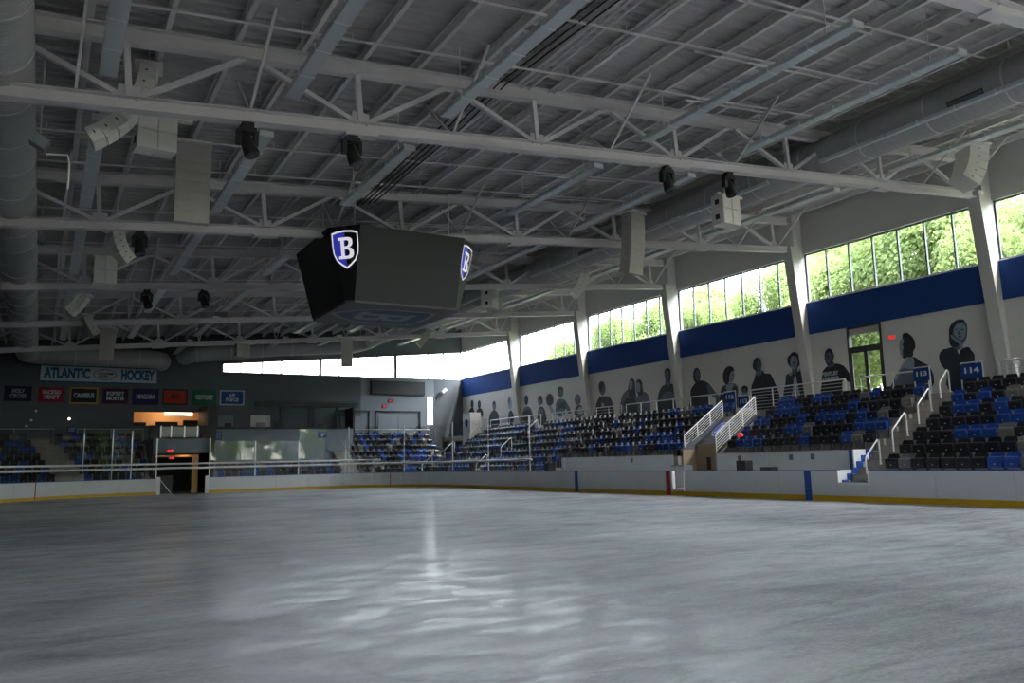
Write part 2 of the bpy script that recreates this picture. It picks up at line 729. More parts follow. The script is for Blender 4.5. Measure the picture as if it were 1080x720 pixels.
def stanchion(s, h):
    p, nn = at_s(s)
    p = p + nn * .061
    mb = MB()
    mb.box(p.x - .03, p.x + .03, p.y - .03, p.y + .03, BH + .036, h)
    mb.build('stanchion', ALU, gl)


glass_run(s_right(41.3), s_right(BY1 - CRN), 4.55)
glass_run(s_right(BY1 - CRN), s_end(16.9), 4.5)
glass_run(s_end(16.9), s_end(10.5), 3.66)
glass_run(s_end(7.0), PLEN - 46, 4.5, ACRYLIC)
for s, h in ((s_right(41.3), 4.5), (s_right(46.5), 4.55), (s_right(51.8), 4.6), (s_right(BY1 - CRN) + 5, 4.7), (s_right(BY1 - CRN) + 9.5, 4.7), (s_end(20.4), 3.7),
             (s_end(16.9), 3.68), (s_end(13.7), 3.66), (s_end(10.5), 3.9), (s_end(7.0), 3.9), (s_end(5.4), 4.4), (s_end(4.2), 4.5), (s_end(2.4), 4.6), (PLEN - 50, 5.4)):
    stanchion(s, h)
for z, s0, s1, r in ((1.80, s_right(41.0), PLEN - 46, .075), (2.10, s_right(BY1 - CRN) + 7.0, PLEN - 46, .065)):
    pts = []
    n = 46
    for i in range(n + 1):
        p, nn = at_s(s0 + (s1 - s0) * i / n)
        pts.append(p + nn * .0 + Vector((0, 0, z)))
    mb = MB()
    mb.tube(pts, r, 8)
    mb.build('sill_rail', WHITE, gl, True)

# ------------------------------------------------------------------ side wall (right) with windows
Z_BAND0, Z_BAND1, Z_WIN1 = 7.85, 9.48, 12.1
COLH = .25      # half width of a raked column
wall_r = thing('wall_right', 'long off-white mural wall under a blue band and a strip of windows', None, (XW, 30, 0), kind='structure')
bays = []
ys = [YN] + [y for y in TY if y > YN + 1] + [YE]
for y0, y1 in zip(ys[:-1], ys[1:]):
    a = y0 + (.02 if y0 == YN else COLH)
    c = y1 - (0 if y1 == YE else COLH)
    bays.append((a, c))
DY0, DY1 = 23.33, 25.2        # glazed door in the third-bay wall
for a, c in bays:
    if a < DY0 < c:
        box('mural_wall_panel', WALLW, XW, XW + .3, a, DY0, 3.9, Z_BAND0, wall_r)
        box('mural_wall_panel', WALLW, XW, XW + .3, DY1, c, 3.9, Z_BAND0, wall_r)
    else:
        box('mural_wall_panel', WALLW, XW, XW + .3, a, c, 3.9, Z_BAND0, wall_r)
    box('blue_band_panel', BLUE, XW - .05, XW + .3, a, c, Z_BAND0, Z_BAND1, wall_r)
    mb = MB()
    mb.prism([(XW - .06, a, Z_WIN1), (XW - .06, a, 14.5), (XW + .3, a, 14.5), (XW + .3, a, Z_WIN1)], (0, c - a, 0))
    mb.build('upper_wall_panel', WALLUP, wall_r)
    mb = MB()
    mb.box(XW - .09, XW + .3, a, c, Z_BAND1, Z_BAND1 + .04)
    mb.build('sill_plate', WHITE, wall_r)
box('lower_wall', CONC, XW, XW + .3, YN, YE, -.03, 3.9, wall_r)
for y in TY:
    if y > YN + 1:
        box('pilaster_joint', WALLW, XW + .02, XW + .3, y - COLH, y + COLH, 3.9, 14.5, wall_r)
for k, (a, c) in enumerate(bays):
    wn = thing('window_%d' % (k + 1), 'clear window strip of seven panes above the blue band', None, (XW + .1, (a + c) / 2, Z_BAND1), kind='structure')
    mb = MB()
    mb.box(XW + .08, XW + .17, a, c, Z_BAND1 + .04, Z_BAND1 + .11)
    mb.box(XW + .08, XW + .17, a, c, Z_WIN1 - .07, Z_WIN1)
    mb.box(XW + .08, XW + .17, a, a + .07, Z_BAND1 + .04, Z_WIN1)
    mb.box(XW + .08, XW + .17, c - .07, c, Z_BAND1 + .04, Z_WIN1)
    mb.build('frame', FRAMEW, wn)
    n = max(2, round((c - a) / 1.33))
    for i in range(n):
        p, q = a + (c - a) * i / n, a + (c - a) * (i + 1) / n
        box('pane', PANE, XW + .12, XW + .13, p + .02, q - .02, Z_BAND1 + .1, Z_WIN1 - .06, wn)
        if i:
            box('mullion', FRAMEW, XW + .06, XW + .17, p - .035, p + .035, Z_BAND1 + .1, Z_WIN1 - .06, wn)
# door
dr = thing('door_1', 'glazed double door with transom beside the red exit light', None, (XW, (DY0 + DY1) / 2, 4.06), kind='structure')
mb = MB()
fr = .09
mb.box(XW - .04, XW + .2, DY0, DY0 + fr, 4.06, Z_BAND0 - .02)
mb.box(XW - .04, XW + .2, DY1 - fr, DY1, 4.06, Z_BAND0 - .02)
mb.box(XW - .04, XW + .2, DY0 + fr, DY1 - fr, Z_BAND0 - .10, Z_BAND0 - .02)
mb.box(XW - .04, XW + .2, DY0 + fr, DY1 - fr, 6.68, 6.84)
mb.build('frame', DARK, dr)
ym = (DY0 + DY1) / 2
for p, q in ((DY0 + fr, ym), (ym, DY1 - fr)):
    mb = MB()
    for (u0, u1, z0, z1) in ((p, p + .09, 4.06, 6.68), (q - .09, q, 4.06, 6.68), (p + .09, q - .09, 4.06, 4.3), (p + .09, q - .09, 6.55, 6.68)):
        mb.box(XW + .0, XW + .08, u0, u1, z0, z1)
    lf = mb.build('door_leaf', DARK, dr)
    box('pane', DOORGLASS, XW + .03, XW + .045, p + .09, q - .09, 4.3, 6.55, lf)
    mb = MB()
    yb = q - .12 if p < ym - .1 and q == ym else p + .12
    mb.bar((XW - .05, yb, 5.0), (XW - .05, yb, 5.5), .03, .03, (1, 0, 0))
    mb.build('pull_handle', ALU, lf)
box('transom_pane', DOORGLASS, XW + .06, XW + .075, DY0 + fr, DY1 - fr, 6.84, Z_BAND0 - .1, dr)
mb = MB()
mb.box(XW + .05, XW + .09, DY0 + fr, DY1 - fr, Z_BAND0 - .42, Z_BAND0 - .1)
mb.build('transom_spandrel', SPKT, dr)
ex = thing('exit_light', 'red lit exit light on the mural wall right of the glazed door', 'exit sign', (XW - .06, 22.75, 7.0))
box('housing', WHITE, XW - .05, XW - .002, 22.6, 22.95, 6.93, 7.13, ex)
box('lit_face', REDLED, XW - .06, XW - .05, 22.62, 22.93, 6.95, 7.11, ex)

# raked columns
for k, y in enumerate(TY):
    if y < YN + 1:
        continue
    nm = ['', 'nearest to the camera', 'second', 'third', 'fourth', 'fifth', 'sixth', 'seventh'][k]
    co = thing('column', 'raked grey steel column carrying the roof truss', None, (XW, y, 3.9), kind='structure')
    mb = MB()
    mb.prism([(33.99, y - COLH, 3.9), (XW + .05, y - COLH, 3.9), (XW + .05, y - COLH, 12.45), (33.05, y - COLH, 12.45)], (0, 2 * COLH, 0))
    mb.build('shaft', COLM, co)
    mb = MB()
    mb.prism([(33.95, y - COLH - .008, 3.9), (34.0, y - COLH - .008, 3.9), (33.08, y - COLH - .008, 12.45), (33.02, y - COLH - .008, 12.45)], (0, 2 * COLH + .016, 0))
    mb.build('inner_flange', COLM, co)
    box('upper_post', WALLUP, 33.3, XW + .05, y - COLH, y + COLH, 12.45, zt(33.4) + .3, co)

# ------------------------------------------------------------------ other walls
o = box('wall_left', WEND, XL - .3, XL, YN, YE, -.03, 12.5)
tag(o, 'plain slate grey wall on the left side', kind='structure')
NEARW = thing('wall_near', 'near end wall behind the camera with a window strip', None, (10, YN, 0), kind='structure')
box('wall_panel', WALLUP, XL, XW + .3, YN - .3, YN, -.03, 3.0, NEARW)
box('wall_panel', WALLUP, XL, XW + .3, YN - .3, YN, 8.2, 8.6, NEARW)
box('wall_panel', WALLUP, XL, XW + .3, YN - .3, YN, 10.5, 14.5, NEARW)
box('wall_panel', WALLUP, XL, -8.0, YN - .3, YN, 8.6, 10.5, NEARW)
box('wall_panel', WALLUP, XL, 18.0, YN - .3, YN, 3.0, 8.2, NEARW)
box('wall_panel', WALLUP, 33.6, XW + .3, YN - .3, YN, 3.0, 8.2, NEARW)
wn = thing('window_20', 'tall window strip in the near end wall', None, (26, YN, 3.0), kind='structure')
for i in range(9):
    box('mullion', FRAMEW, 18.0 + 1.95 * i - .05, 18.0 + 1.95 * i + .05, YN - .2, YN - .05, 3.0, 8.2, wn)
for i in range(8):
    box('pane', PANE, 18.05 + 1.95 * i, 19.9 + 1.95 * i, YN - .13, YN - .12, 3.0, 8.2, wn)

wn = thing('window_21', 'clerestory window strip in the near end wall', None, (12, YN, 8.6), kind='structure')
for i in range(22):
    box('mullion', FRAMEW, -8.0 + 2.0 * i - .04, -8.0 + 2.0 * i + .04, YN - .2, YN - .05, 8.6, 10.5, wn)
for i in range(21):
    box('pane', PANE, -7.95 + 2.0 * i, -6.05 + 2.0 * i, YN - .13, YN - .12, 8.6, 10.5, wn)

we = thing('wall_end', 'dark slate far end wall under a sloping window strip', None, (10, YE, 0), kind='structure')
WX0, WX1, WZ = 12.33, 33.92, 9.45
TNX0, TNX1, TNZ = 7.0, 10.75, 2.9         # resurfacer tunnel
OWX0, OWX1, OWZ0, OWZ1 = 5.95, 10.72, 5.08, 6.14    # warm-lit room window
SLX0, SLX1, SLZ0, SLZ1 = 30.35, 31.05, 5.25, 7.8


def we_panel(x0, x1, z0, z1, mt=WEND, d=.3):
    return box('wall_panel', mt, x0, x1, YE, YE + d, z0, z1, we)


we_panel(XL, TNX0, -.03, OWZ0)
we_panel(TNX0, TNX1, TNZ, OWZ0)
we_panel(TNX1, XW, -.03, OWZ0)
we_panel(XL, OWX0, OWZ0, OWZ1)
we_panel(OWX1, 24.0, OWZ0, OWZ1)
we_panel(24.0, SLX0, OWZ0, OWZ1, WENDL)
we_panel(XL, 24.0, OWZ1, 9.45)
we_panel(24.0, SLX0, OWZ1, WZ, WENDL)
we_panel(SLX0, SLX1, SLZ1, WZ, WENDL)
we_panel(SLX1, XW, OWZ0, WZ, WEND)
we_panel(SLX0, SLX1, OWZ0, SLZ0, WENDL)
we_panel(XL, WX0, 9.45, 11.2)
mb = MB()
mb.prism([(XL, YE, 11.2), (WX0, YE, 11.2), (WX0, YE, 13.0), (XL, YE, 11.0)], (0, .3, 0))
mb.build('wall_panel', WEND, we)
def ztop(x): return 10.06 + (x - WX0) * (12.05 - 10.06) / (WX1 - WX0)
mb = MB()
mb.prism([(WX0, YE, ztop(WX0)), (WX1 + .1, YE, ztop(WX1)), (WX1 + .1, YE, 15), (WX0, YE, 13.0)], (0, .3, 0))
mb.build('wall_panel', WEND, we)
wn = thing('window_10', 'sloping strip of bright panes high on the far end wall', None, (23, YE, WZ), kind='structure')
mull = [WX0, 13.75, 15.45, 17.05, 18.73, 20.37, 22.05, 23.8, 25.55, 27.29, 28.85, 30.5, 32.1, WX1]
for i, x in enumerate(mull):
    wd = .12 if i in (5, 9) else .055
    mb = MB()
    mb.prism([(x - wd, YE + .02, WZ), (x + wd, YE + .05, WZ), (x + wd, YE + .05, ztop(x + wd)), (x - wd, YE + .05, ztop(x - wd))], (0, .12, 0))
    mb.build('mullion', DARK if i in (5, 9) else FRAMEW, wn)
for p, q in zip(mull[:-1], mull[1:]):
    mb = MB()
    mb.prism([(p + .04, YE + .1, WZ), (q - .04, YE + .1, WZ), (q - .04, YE + .1, ztop(q)), (p + .04, YE + .1, ztop(p))], (0, .01, 0))
    mb.build('pane', PANE, wn)
wn = thing('window_11', 'narrow bright slot window in the far end wall', None, (30.7, YE, SLZ0), kind='structure')
box('pane', PANE, SLX0, SLX1, YE + .1, YE + .11, SLZ0, SLZ1, wn)
mb = MB()
mb.box(SLX0 - .06, SLX0, YE - .03, YE + .2, SLZ0, SLZ1)
mb.box(SLX1, SLX1 + .06, YE - .03, YE + .2, SLZ0, SLZ1)
mb.build('frame', FRAMEW, wn)
# the darker return beside the corner
mb = MB()
mb.prism([(31.6, YE - .01, 4.0), (33.99, YE - .01, 4.0), (33.99, YE - .01, 7.6), (33.99, YE - .01, 9.4)], (0, -.02, 0))
# ------------------------------------------------------------------ warm room behind the end wall, tunnel
rm = thing('wall_inner', 'warm lit room behind the far end wall', None, (8, YE + 2, 4), kind='structure')
box('wall_panel', WARMGLOW, OWX0 - 1, OWX1 + 1, YE + 3.0, YE + 3.1, 4.0, 7.0, rm)
box('wall_panel', WARMGLOW, OWX0 - 1.1, OWX0 - 1, YE + .3, YE + 3.1, 4.0, 7.0, rm)
box('wall_panel', WARMGLOW, OWX1 + 1, OWX1 + 1.1, YE + .3, YE + 3.1, 4.0, 7.0, rm)
box('ceiling_panel', WARMGLOW, OWX0 - 1, OWX1 + 1, YE + .3, YE + 3.1, 7.0, 7.1, rm)
box('floor_panel', DARK, OWX0 - 1, OWX1 + 1, YE + .3, YE + 3.1, 3.9, 4.0, rm)
lp_ = thing('lamp_panel', 'white lit lamp strip in the warm room behind the far wall', 'lamp', (9.1, YE + 2.6, 6.0))
mb = MB()
mb.prism([(8.45, YE + 2.9, 6.22), (10.6, YE + 2.9, 6.02), (10.6, YE + 2.9, 6.30), (8.45, YE + 2.9, 6.42)], (0, .06, 0))
mb.build('diffuser', WARMLAMP, lp_)
box('housing', WHITE, 8.4, 10.65, YE + 2.96, YE + 3.0, 5.98, 6.48, lp_)
pl = D.lights.new('warm_room_lamp', 'POINT')
pl.energy = 24
pl.color = (1, .72, .42)
pl.shadow_soft_size = .3
plo = D.objects.new('warm_room_lamp', pl)
COL.objects.link(plo)
plo.location = (8.4, YE + 1.5, 6.5)
for i, (x0, x1, h) in enumerate(((6.0, 6.9, .28), (7.6, 9.2, .32), (9.6, 10.7, .45))):
    bo = box('counter_box', DARK, x0, x1, YE + .7, YE + 1.1, 4.0, 5.1 + h)
    tag(bo, ['low dark counter at the left of the warm lit window', 'dark counter in the middle of the warm lit window', 'tall dark cupboard at the right of the warm lit window'][i], 'counter')

# tunnel through the end stand
tn = thing('wall_tunnel', 'grey tunnel for the ice resurfacer through the far end stand', None, (8.8, BY1 + 1, 0), kind='structure')
box('wall_panel', DARK, TNX0 - .2, TNX0, BY1 + 1.0, YE + 5, -.03, 3.9, tn)
box('wall_panel', DARK, TNX1, TNX1 + .2, BY1 + 1.0, YE + 5, -.03, 3.9, tn)
box('lintel', WENDL, TNX0, TNX1, BY1 + 1.2, BY1 + 1.5, 2.85, 3.9, tn)
box('wall_panel', DARK, TNX0, TNX1, YE + 5, YE + 5.2, -.03, 4, tn)
box('ceiling_panel', DARK, TNX0, TNX1, BY1 + 1.5, YE + 5, 3.6, 3.9, tn)
mb = MB()
mb.box(9.62, 10.05, BY1 + 2.0, BY1 + 2.2, 0, 2.75)
mb.box(7.0, 9.62, BY1 + 2.0, BY1 + 2.2, 2.6, 2.75)
mb.build('warm_frame', ORANGE, tn)
pl = D.lights.new('tunnel_lamp', 'POINT')
pl.energy = 1.2
pl.color = (1, .6, .28)
pl.shadow_soft_size = .15
plo = D.objects.new('tunnel_lamp', pl)
COL.objects.link(plo)
plo.location = (9.0, BY1 + 1.75, 2.72)
for i, (x, z) in enumerate(((7.95, 3.05), (8.2, 2.55))):
    e = thing('exit_light', ['upper red exit light over the tunnel in the far end', 'lower red exit light inside the tunnel in the far end'][i], 'exit sign', (x, BY1 + 1.1, z))
    yy = BY1 + 1.19 if i == 0 else BY1 + 1.95
    box('housing', BLACK, x - .2, x + .2, yy - .08, yy, z - .12, z + .12, e)
    box('lit_face', REDLED, x - .16, x + .16, yy - .09, yy - .08, z - .08, z + .08, e)
br = thing('prop_brace', 'thin white brace leaning at the left post of the resurfacer gate', 'brace', (7.3, BY1, 0))
mb = MB()
mb.bar((7.28, BY1 - .02, 1.0), (8.0, BY1 - .12, .03), .04, .04)
mb.build('strut', WHITE, br)
mb = MB()
mb.box(7.9, 8.12, BY1 - .2, BY1 - .04, 0, .03)
mb.build('foot', WHITE, br)
# machines standing inside the tunnel
bx = box('storage_bin', BLACK, 7.4, 8.6, BY1 + 4.0, BY1 + 5.0, -.03, 1.3)
tag(bx, 'dark storage bin inside the tunnel behind the gate', 'bin')

# balcony over the tunnel
bc = thing('balcony_box', 'dark glazed balcony box over the resurfacer tunnel', 'balcony', (8.6, BY1 + 2.2, 3.9))
mb = MB()
mb.prism([(6.6, BY1 + 2.0, 3.9), (10.2, BY1 + 2.0, 3.9), (10.6, BY1 + 2.0, 4.9), (6.6, BY1 + 2.0, 4.9)], (0, .2, 0))
mb.build('front_panel', DARK, bc)
mb = MB()
mb.box(7.4, 10.0, BY1 + 1.93, BY1 + 1.97, 4.05, 4.8)
mb.build('pane', mat('balcony_pane', (.10, .11, .12), .15), bc)
for x in (7.4, 8.1, 9.0, 9.9):
    box('post', ALU, x - .04, x + .04, BY1 + 1.88, BY1 + 1.93, 4.0, 4.85, bc)
box('deck', DARK, 6.6, 10.6, BY1 + 2.2, YE - .01, 3.75, 3.9, bc)
box('side_wall', DARK, 10.6, 11.2, BY1 + 2.0, YE - .01, 3.6, 6.4, bc)

# press box
pb = thing('press_box', 'slate grey press box front with an open counter, right of the tunnel', 'press box', (17, YE - 2.2, 3.6))
PBY = YE - 2.0
box('front_wall', WENDL, 11.0, 22.6, PBY, PBY + .2, -.02, 4.75, pb)
box('counter', DARK, 11.0, 22.6, PBY - .15, PBY + .4, 4.75, 4.83, pb)
box('head_beam', DARK, 14.6, 22.9, PBY, PBY + .3, 6.55, 6.95, pb)
box('side_post', DARK, 22.6, 22.75, PBY, YE - .01, 3.9, 6.55, pb)
for x, wd in ((16.5, .35), (18.85, .42), (21.2, .14)):
    box('pier', DARK, x, x + wd, PBY + .05, PBY + .3, 4.83, 6.55, pb)
for x0, x1, z0, z1, mt, nm, lab, cat in (
        (12.0, 13.35, 4.95, 5.95, WENDL, 'pinboard', 'pale grey notice board in the press box by the warm window', 'board'),
        (14.55, 16.25, 4.95, 6.0, WHITE, 'reflecting_window', 'window in the press box under the blue banner, its reflection painted white', 'board')):  # window whose pale reflection is painted as a plain white sheet
    bo = thing(nm, lab, cat, (x0, YE - .05, z0))
    box('sheet', mt, x0 + .05, x1 - .05, YE - .07, YE - .03, z0 + .05, z1 - .05, bo)
    box('border', DARK, x0, x1, YE - .03, YE - .005, z0, z1, bo)
for i, (x, wd, h, mt) in enumerate(((12.5, .5, .3, BLACK), (15.0, .7, .35, WENDL), (16.2, .45, .4, BLACK), (19.9, .5, .3, BLACK))):
    c = thing('monitor', 'small %s monitor on the press box counter, %s from the left' % ('grey' if mt is WENDL else 'black', ORD[i + 1]), 'monitor', (x, PBY + .1, 4.83))
    box('screen', mt, x - wd / 2, x + wd / 2, PBY + .1, PBY + .15, 4.90, 4.90 + h, c)
    box('foot', BLACK, x - .1, x + .1, PBY + .05, PBY + .22, 4.83, 4.90, c)
vt = thing('wall_vent', 'long dark louvre vent on the far wall above the press box', 'vent', (19.5, YE, 6.7))
box('backing', DARK, 15.2, 23.85, YE - .03, YE - .002, 6.72, 7.2, vt)
for i in range(4):
    box('slat', WENDL, 15.25, 23.8, YE - .07, YE - .03, 6.76 + i * .115, 6.79 + i * .115, vt)
sb = thing('dark_scoreboard', 'unlit dark score panel high on the far wall under the windows', 'scoreboard', (27.5, YE, 8.4))
box('frame', BLACK, 24.9, 30.05, YE - .2, YE, 7.88, 9.1, sb)
box('screen', DARK, 25.0, 29.95, YE - .22, YE - .2, 7.96, 9.02, sb)
for nm, lab, x0, x1 in (('door_2', 'grey double door recess left of the unlit score panel', 21.9, 24.8), ('door_3', 'grey double door recess under the unlit score panel', 25.3, 29.65)):
    d = thing(nm, lab, None, (x0, YE, 4.06), kind='structure')
    mb = MB()
    mb.box(x0, x0 + .12, YE - .12, YE - .0, 3.4, 6.45)
    mb.box(x1 - .12, x1, YE - .12, YE - .0, 3.4, 6.45)
    mb.box(x0, x1, YE - .12, YE - .0, 6.33, 6.45)
    mb.build('frame', DARK, d)
    xm = (x0 + x1) / 2
    for p, q in ((x0 + .3, xm - .02), (xm + .02, x1 - .4)):
        lf = box('door_leaf', WENDL, p, q, YE - .06, YE - .005, 3.4, 5.9, d)
        box('handle', ALU, q - .2, q - .15, YE - .1, YE - .06, 4.3, 4.6, lf)
ex = thing('exit_light', 'red exit light high on the far wall beside the double doors', 'exit sign', (26.15, YE, 6.85))
box('housing', BLACK, 25.98, 26.35, YE - .1, YE - .002, 6.72, 6.95, ex)
box('lit_face', REDLED, 26.02, 26.31, YE - .115, YE - .1, 6.76, 6.91, ex)
ex = thing('exit_light', 'red exit light above the far double doors below the unlit score panel', 'exit sign', (26.6, YE, 7.3))
box('housing', BLACK, 26.5, 26.9, YE - .1, YE - .002, 7.2, 7.45, ex)
box('lit_face', REDLED, 26.58, 26.82, YE - .115, YE - .1, 7.25, 7.40, ex)
for i, (px, py) in enumerate(((73, 441.5), (38, 433), (33, 443), (28, 449))):
    p = on_y(px, py, YE - .15)
    e = thing('wall_lamp', ['warm lit round wall lamp under the league banners', 'topmost of three unlit round lamps low on the far left wall', 'middle of three unlit round lamps low on the far left wall', 'lowest of three unlit round lamps low on the far left wall'][i], 'lamp', (p.x, YE, p.z))
    mb = MB()
    mb.tube([(p.x, YE - .02, p.z), (p.x, YE - .16, p.z)], .10 if i == 0 else .10, 12)
    mb.build('lens', WARMLAMP if i == 0 else LAMPEND, e, True)
    mb = MB()
    mb.tube([(p.x, YE - .002, p.z), (p.x, YE - .03, p.z)], .2 if i == 0 else .15, 12)
    mb.build('base', DARK, e, True)
fl = thing('flood_light', 'small white flood light on the far wall beside the slot window', 'lamp', (31.6, YE, 8.3))
p = on_y(468, 412, YE - .3)
mb = MB()
mb.obox((p.x, YE - .35, p.z), (.8, 0, .6), (0, 1, 0), (-.6, 0, .8), .28, .15, .14)
mb.build('head', WHITE, fl)
mb = MB()
mb.bar((p.x + .2, YE - .002, p.z - .25), (p.x + .1, YE - .3, p.z - .05), .06, .06)
mb.build('bracket', WENDL, fl)

# ------------------------------------------------------------------ banners on the end wall
def banner(px0, py0, px1, py1, fill, border, lines, tcol, label, name='wall_banner'):
    a, c = on_y(px0, py0, YE - .03), on_y(px1, py1, YE - .03)
    x0, x1, z1, z0 = a.x, c.x, a.z, c.z
    t = thing(name, label, 'banner', (x0, YE, z0))
    box('cloth', fill, x0, x1, YE - .03, YE - .004, z0, z1, t)
    if border:
        mb = MB()
        e = .11
        for q in ((x0, x1, z0, z0 + e), (x0, x1, z1 - e, z1), (x0, x0 + e, z0 + e, z1 - e), (x1 - e, x1, z0 + e, z1 - e)):
            mb.box(q[0], q[1], YE - .038, YE - .03, q[2], q[3])
        mb.build('border', border, t)
    n = len(lines)
    h = .34 if n == 1 else .27
    for i, ln in enumerate(lines):
        zc = (z0 + z1) / 2 + (n - 1) / 2 * .36 - i * .36
        wdt = min((x1 - x0) * .72, .2 * len(ln))
        text('lettering', ln, tcol, t, ((x0 + x1) / 2, YE - .042, zc), FACE_Y, h, wdt, .022)
    return t


BN = mat('banner_navy', (.012, .020, .055), .8)
BRD = mat('banner_red', (.33, .020, .045), .8)
BGD = mat('banner_gold', (.55, .33, .03), .8)
BPU = mat('banner_purple', (.035, .022, .13), .8)
BOR = mat('banner_orange', (.50, .045, .018), .8)
BGN = mat('banner_green', (.012, .12, .055), .8)
BBL = mat('banner_blue', (.018, .05, .30), .8)
BTX = mat('banner_white', (.55, .57, .6), .8)
BMR = mat('banner_maroon', (.16, .015, .04), .8)
BLT = mat('banner_pale', (.56, .61, .63), .8)
BTB = mat('banner_letter_blue', (.02, .13, .33), .8)
banner(5, 406.5, 33, 423, BN, None, ['HOLY', 'CROSS'], mat('banner_dim_white', (.3, .32, .36), .8), 'very dark navy banner, leftmost of the row of team banners')
banner(41, 408, 67.5, 424, BRD, None, ['SACRED', 'HEART'], BTX, 'crimson red banner with two lines of white letters')
banner(74, 408, 103, 426, BN, BGD, ['CANISIUS'], BTX, 'navy banner with a gold border')
banner(108, 409, 135, 426, BN, BMR, ['ROBERT', 'MORRIS'], BTX, 'navy banner with a maroon border')
banner(140, 409.5, 167, 427, BPU, None, ['NIAGARA'], BTX, 'dark purple banner with one line of white letters')
banner(171.5, 410, 197.5, 427, BOR, BN, ['RIT'], BN, 'orange-red banner with dark letters')
banner(203, 410.5, 228, 427.5, BGN, None, ['MERCYHURST'], BTX, 'dark green banner with one line of white letters')
banner(232, 411, 257.5, 427.5, BBL, BTX, ['AIR', 'FORCE'], BTX, 'bright blue banner with a thin white border')
a, c = on_y(43.2, 385.3, YE - .03), on_y(165, 404.2, YE - .03)
t = thing('league_banner', 'long pale blue banner with big blue letters above the team banners', 'banner', (a.x, YE, c.z))
x0, x1, z0, z1 = a.x, c.x, c.z, a.z
box('border', BTB, x0 - .06, x1 + .06, YE - .025, YE - .004, z0 - .12, z1 + .06, t)
box('cloth', BLT, x0, x1, YE - .04, YE - .025, z0, z1, t)
zc = (z0 + z1) / 2
text('lettering', 'ATLANTIC', BTB, t, (x0 + 1.72, YE - .045, zc), FACE_Y, .72, 3.0, .05)
text('lettering', 'HOCKEY', BTB, t, (x1 - 1.35, YE - .045, zc), FACE_Y, .72, 2.35, .05)
xo = x0 + 4.2


def ell(cx, cy, rx, ry, n=24, a0=0, a1=2 * PI):
    return [(cx + rx * math.cos(a0 + (a1 - a0) * k / n), cy + ry * math.sin(a0 + (a1 - a0) * k / n)) for k in range(n)]


flat('oval_ring', [ell(0, 0, .78, .42), ell(0, 0, .72, .37)], BTB, t, (xo, YE - .043, zc), FACE_Y)
flat('puck_mark', [ell(.45, .08, .16, .06)], BN, t, (xo, YE - .043, zc), FACE_Y)
text('lettering', 'ATLANTIC', BN, t, (xo - .05, YE - .046, zc + .08), FACE_Y, .16, .8, .008)
text('lettering', 'HOCKEY', BN, t, (xo - .12, YE - .046, zc - .12), FACE_Y, .16, .7, .008)

# ------------------------------------------------------------------ roof: deck, purlins, trusses
ce = thing('ceiling', 'grey corrugated steel roof deck on purlins', None, (10, 30, 12), kind='structure')
mb = MB()
ys_, hs = [], []
y = YN
pitch, dep = .30, .075
while y < YE + .3:
    ys_ += [y, y + .10, y + .14, y + .26]
    hs += [0, 0, dep, dep]
    y += pitch
vs = []
for xx in (XL - .2, XW + .3):
    vs += [(xx, yy, zdeck(xx) + hh) for yy, hh in zip(ys_, hs)]
n = len(ys_)
mb.add(vs, [(i, i + 1, n + i + 1, n + i) for i in range(n - 1)])
mb.build('corrugated_deck', DECK, ce)
mb = MB()
mb.prism([(XL - .3, YN - .3, zdeck(XL) + .2), (XW + .8, YN - .3, zdeck(XW) + .2), (XW + .8, YN - .3, zdeck(XW) + .35), (XL - .3, YN - .3, zdeck(XL) + .35)], (0, YE - YN + .9, 0))
mb.build('roof_cover', SLAB, ce)
x = -11.6
while x < 33.5:
    mb = MB()
    mb.box(x - .055, x + .055, YN, YE, zp(x) - .12, zp(x) - .105)
    mb.box(x - .075, x + .075, YN, YE, zp(x) + .135, zp(x) + .15)
    mb.box(x - .012, x + .012, YN, YE, zp(x) - .105, zp(x) + .135)
    mb.build('purlin', PURLIN, ce)
    x += 1.5

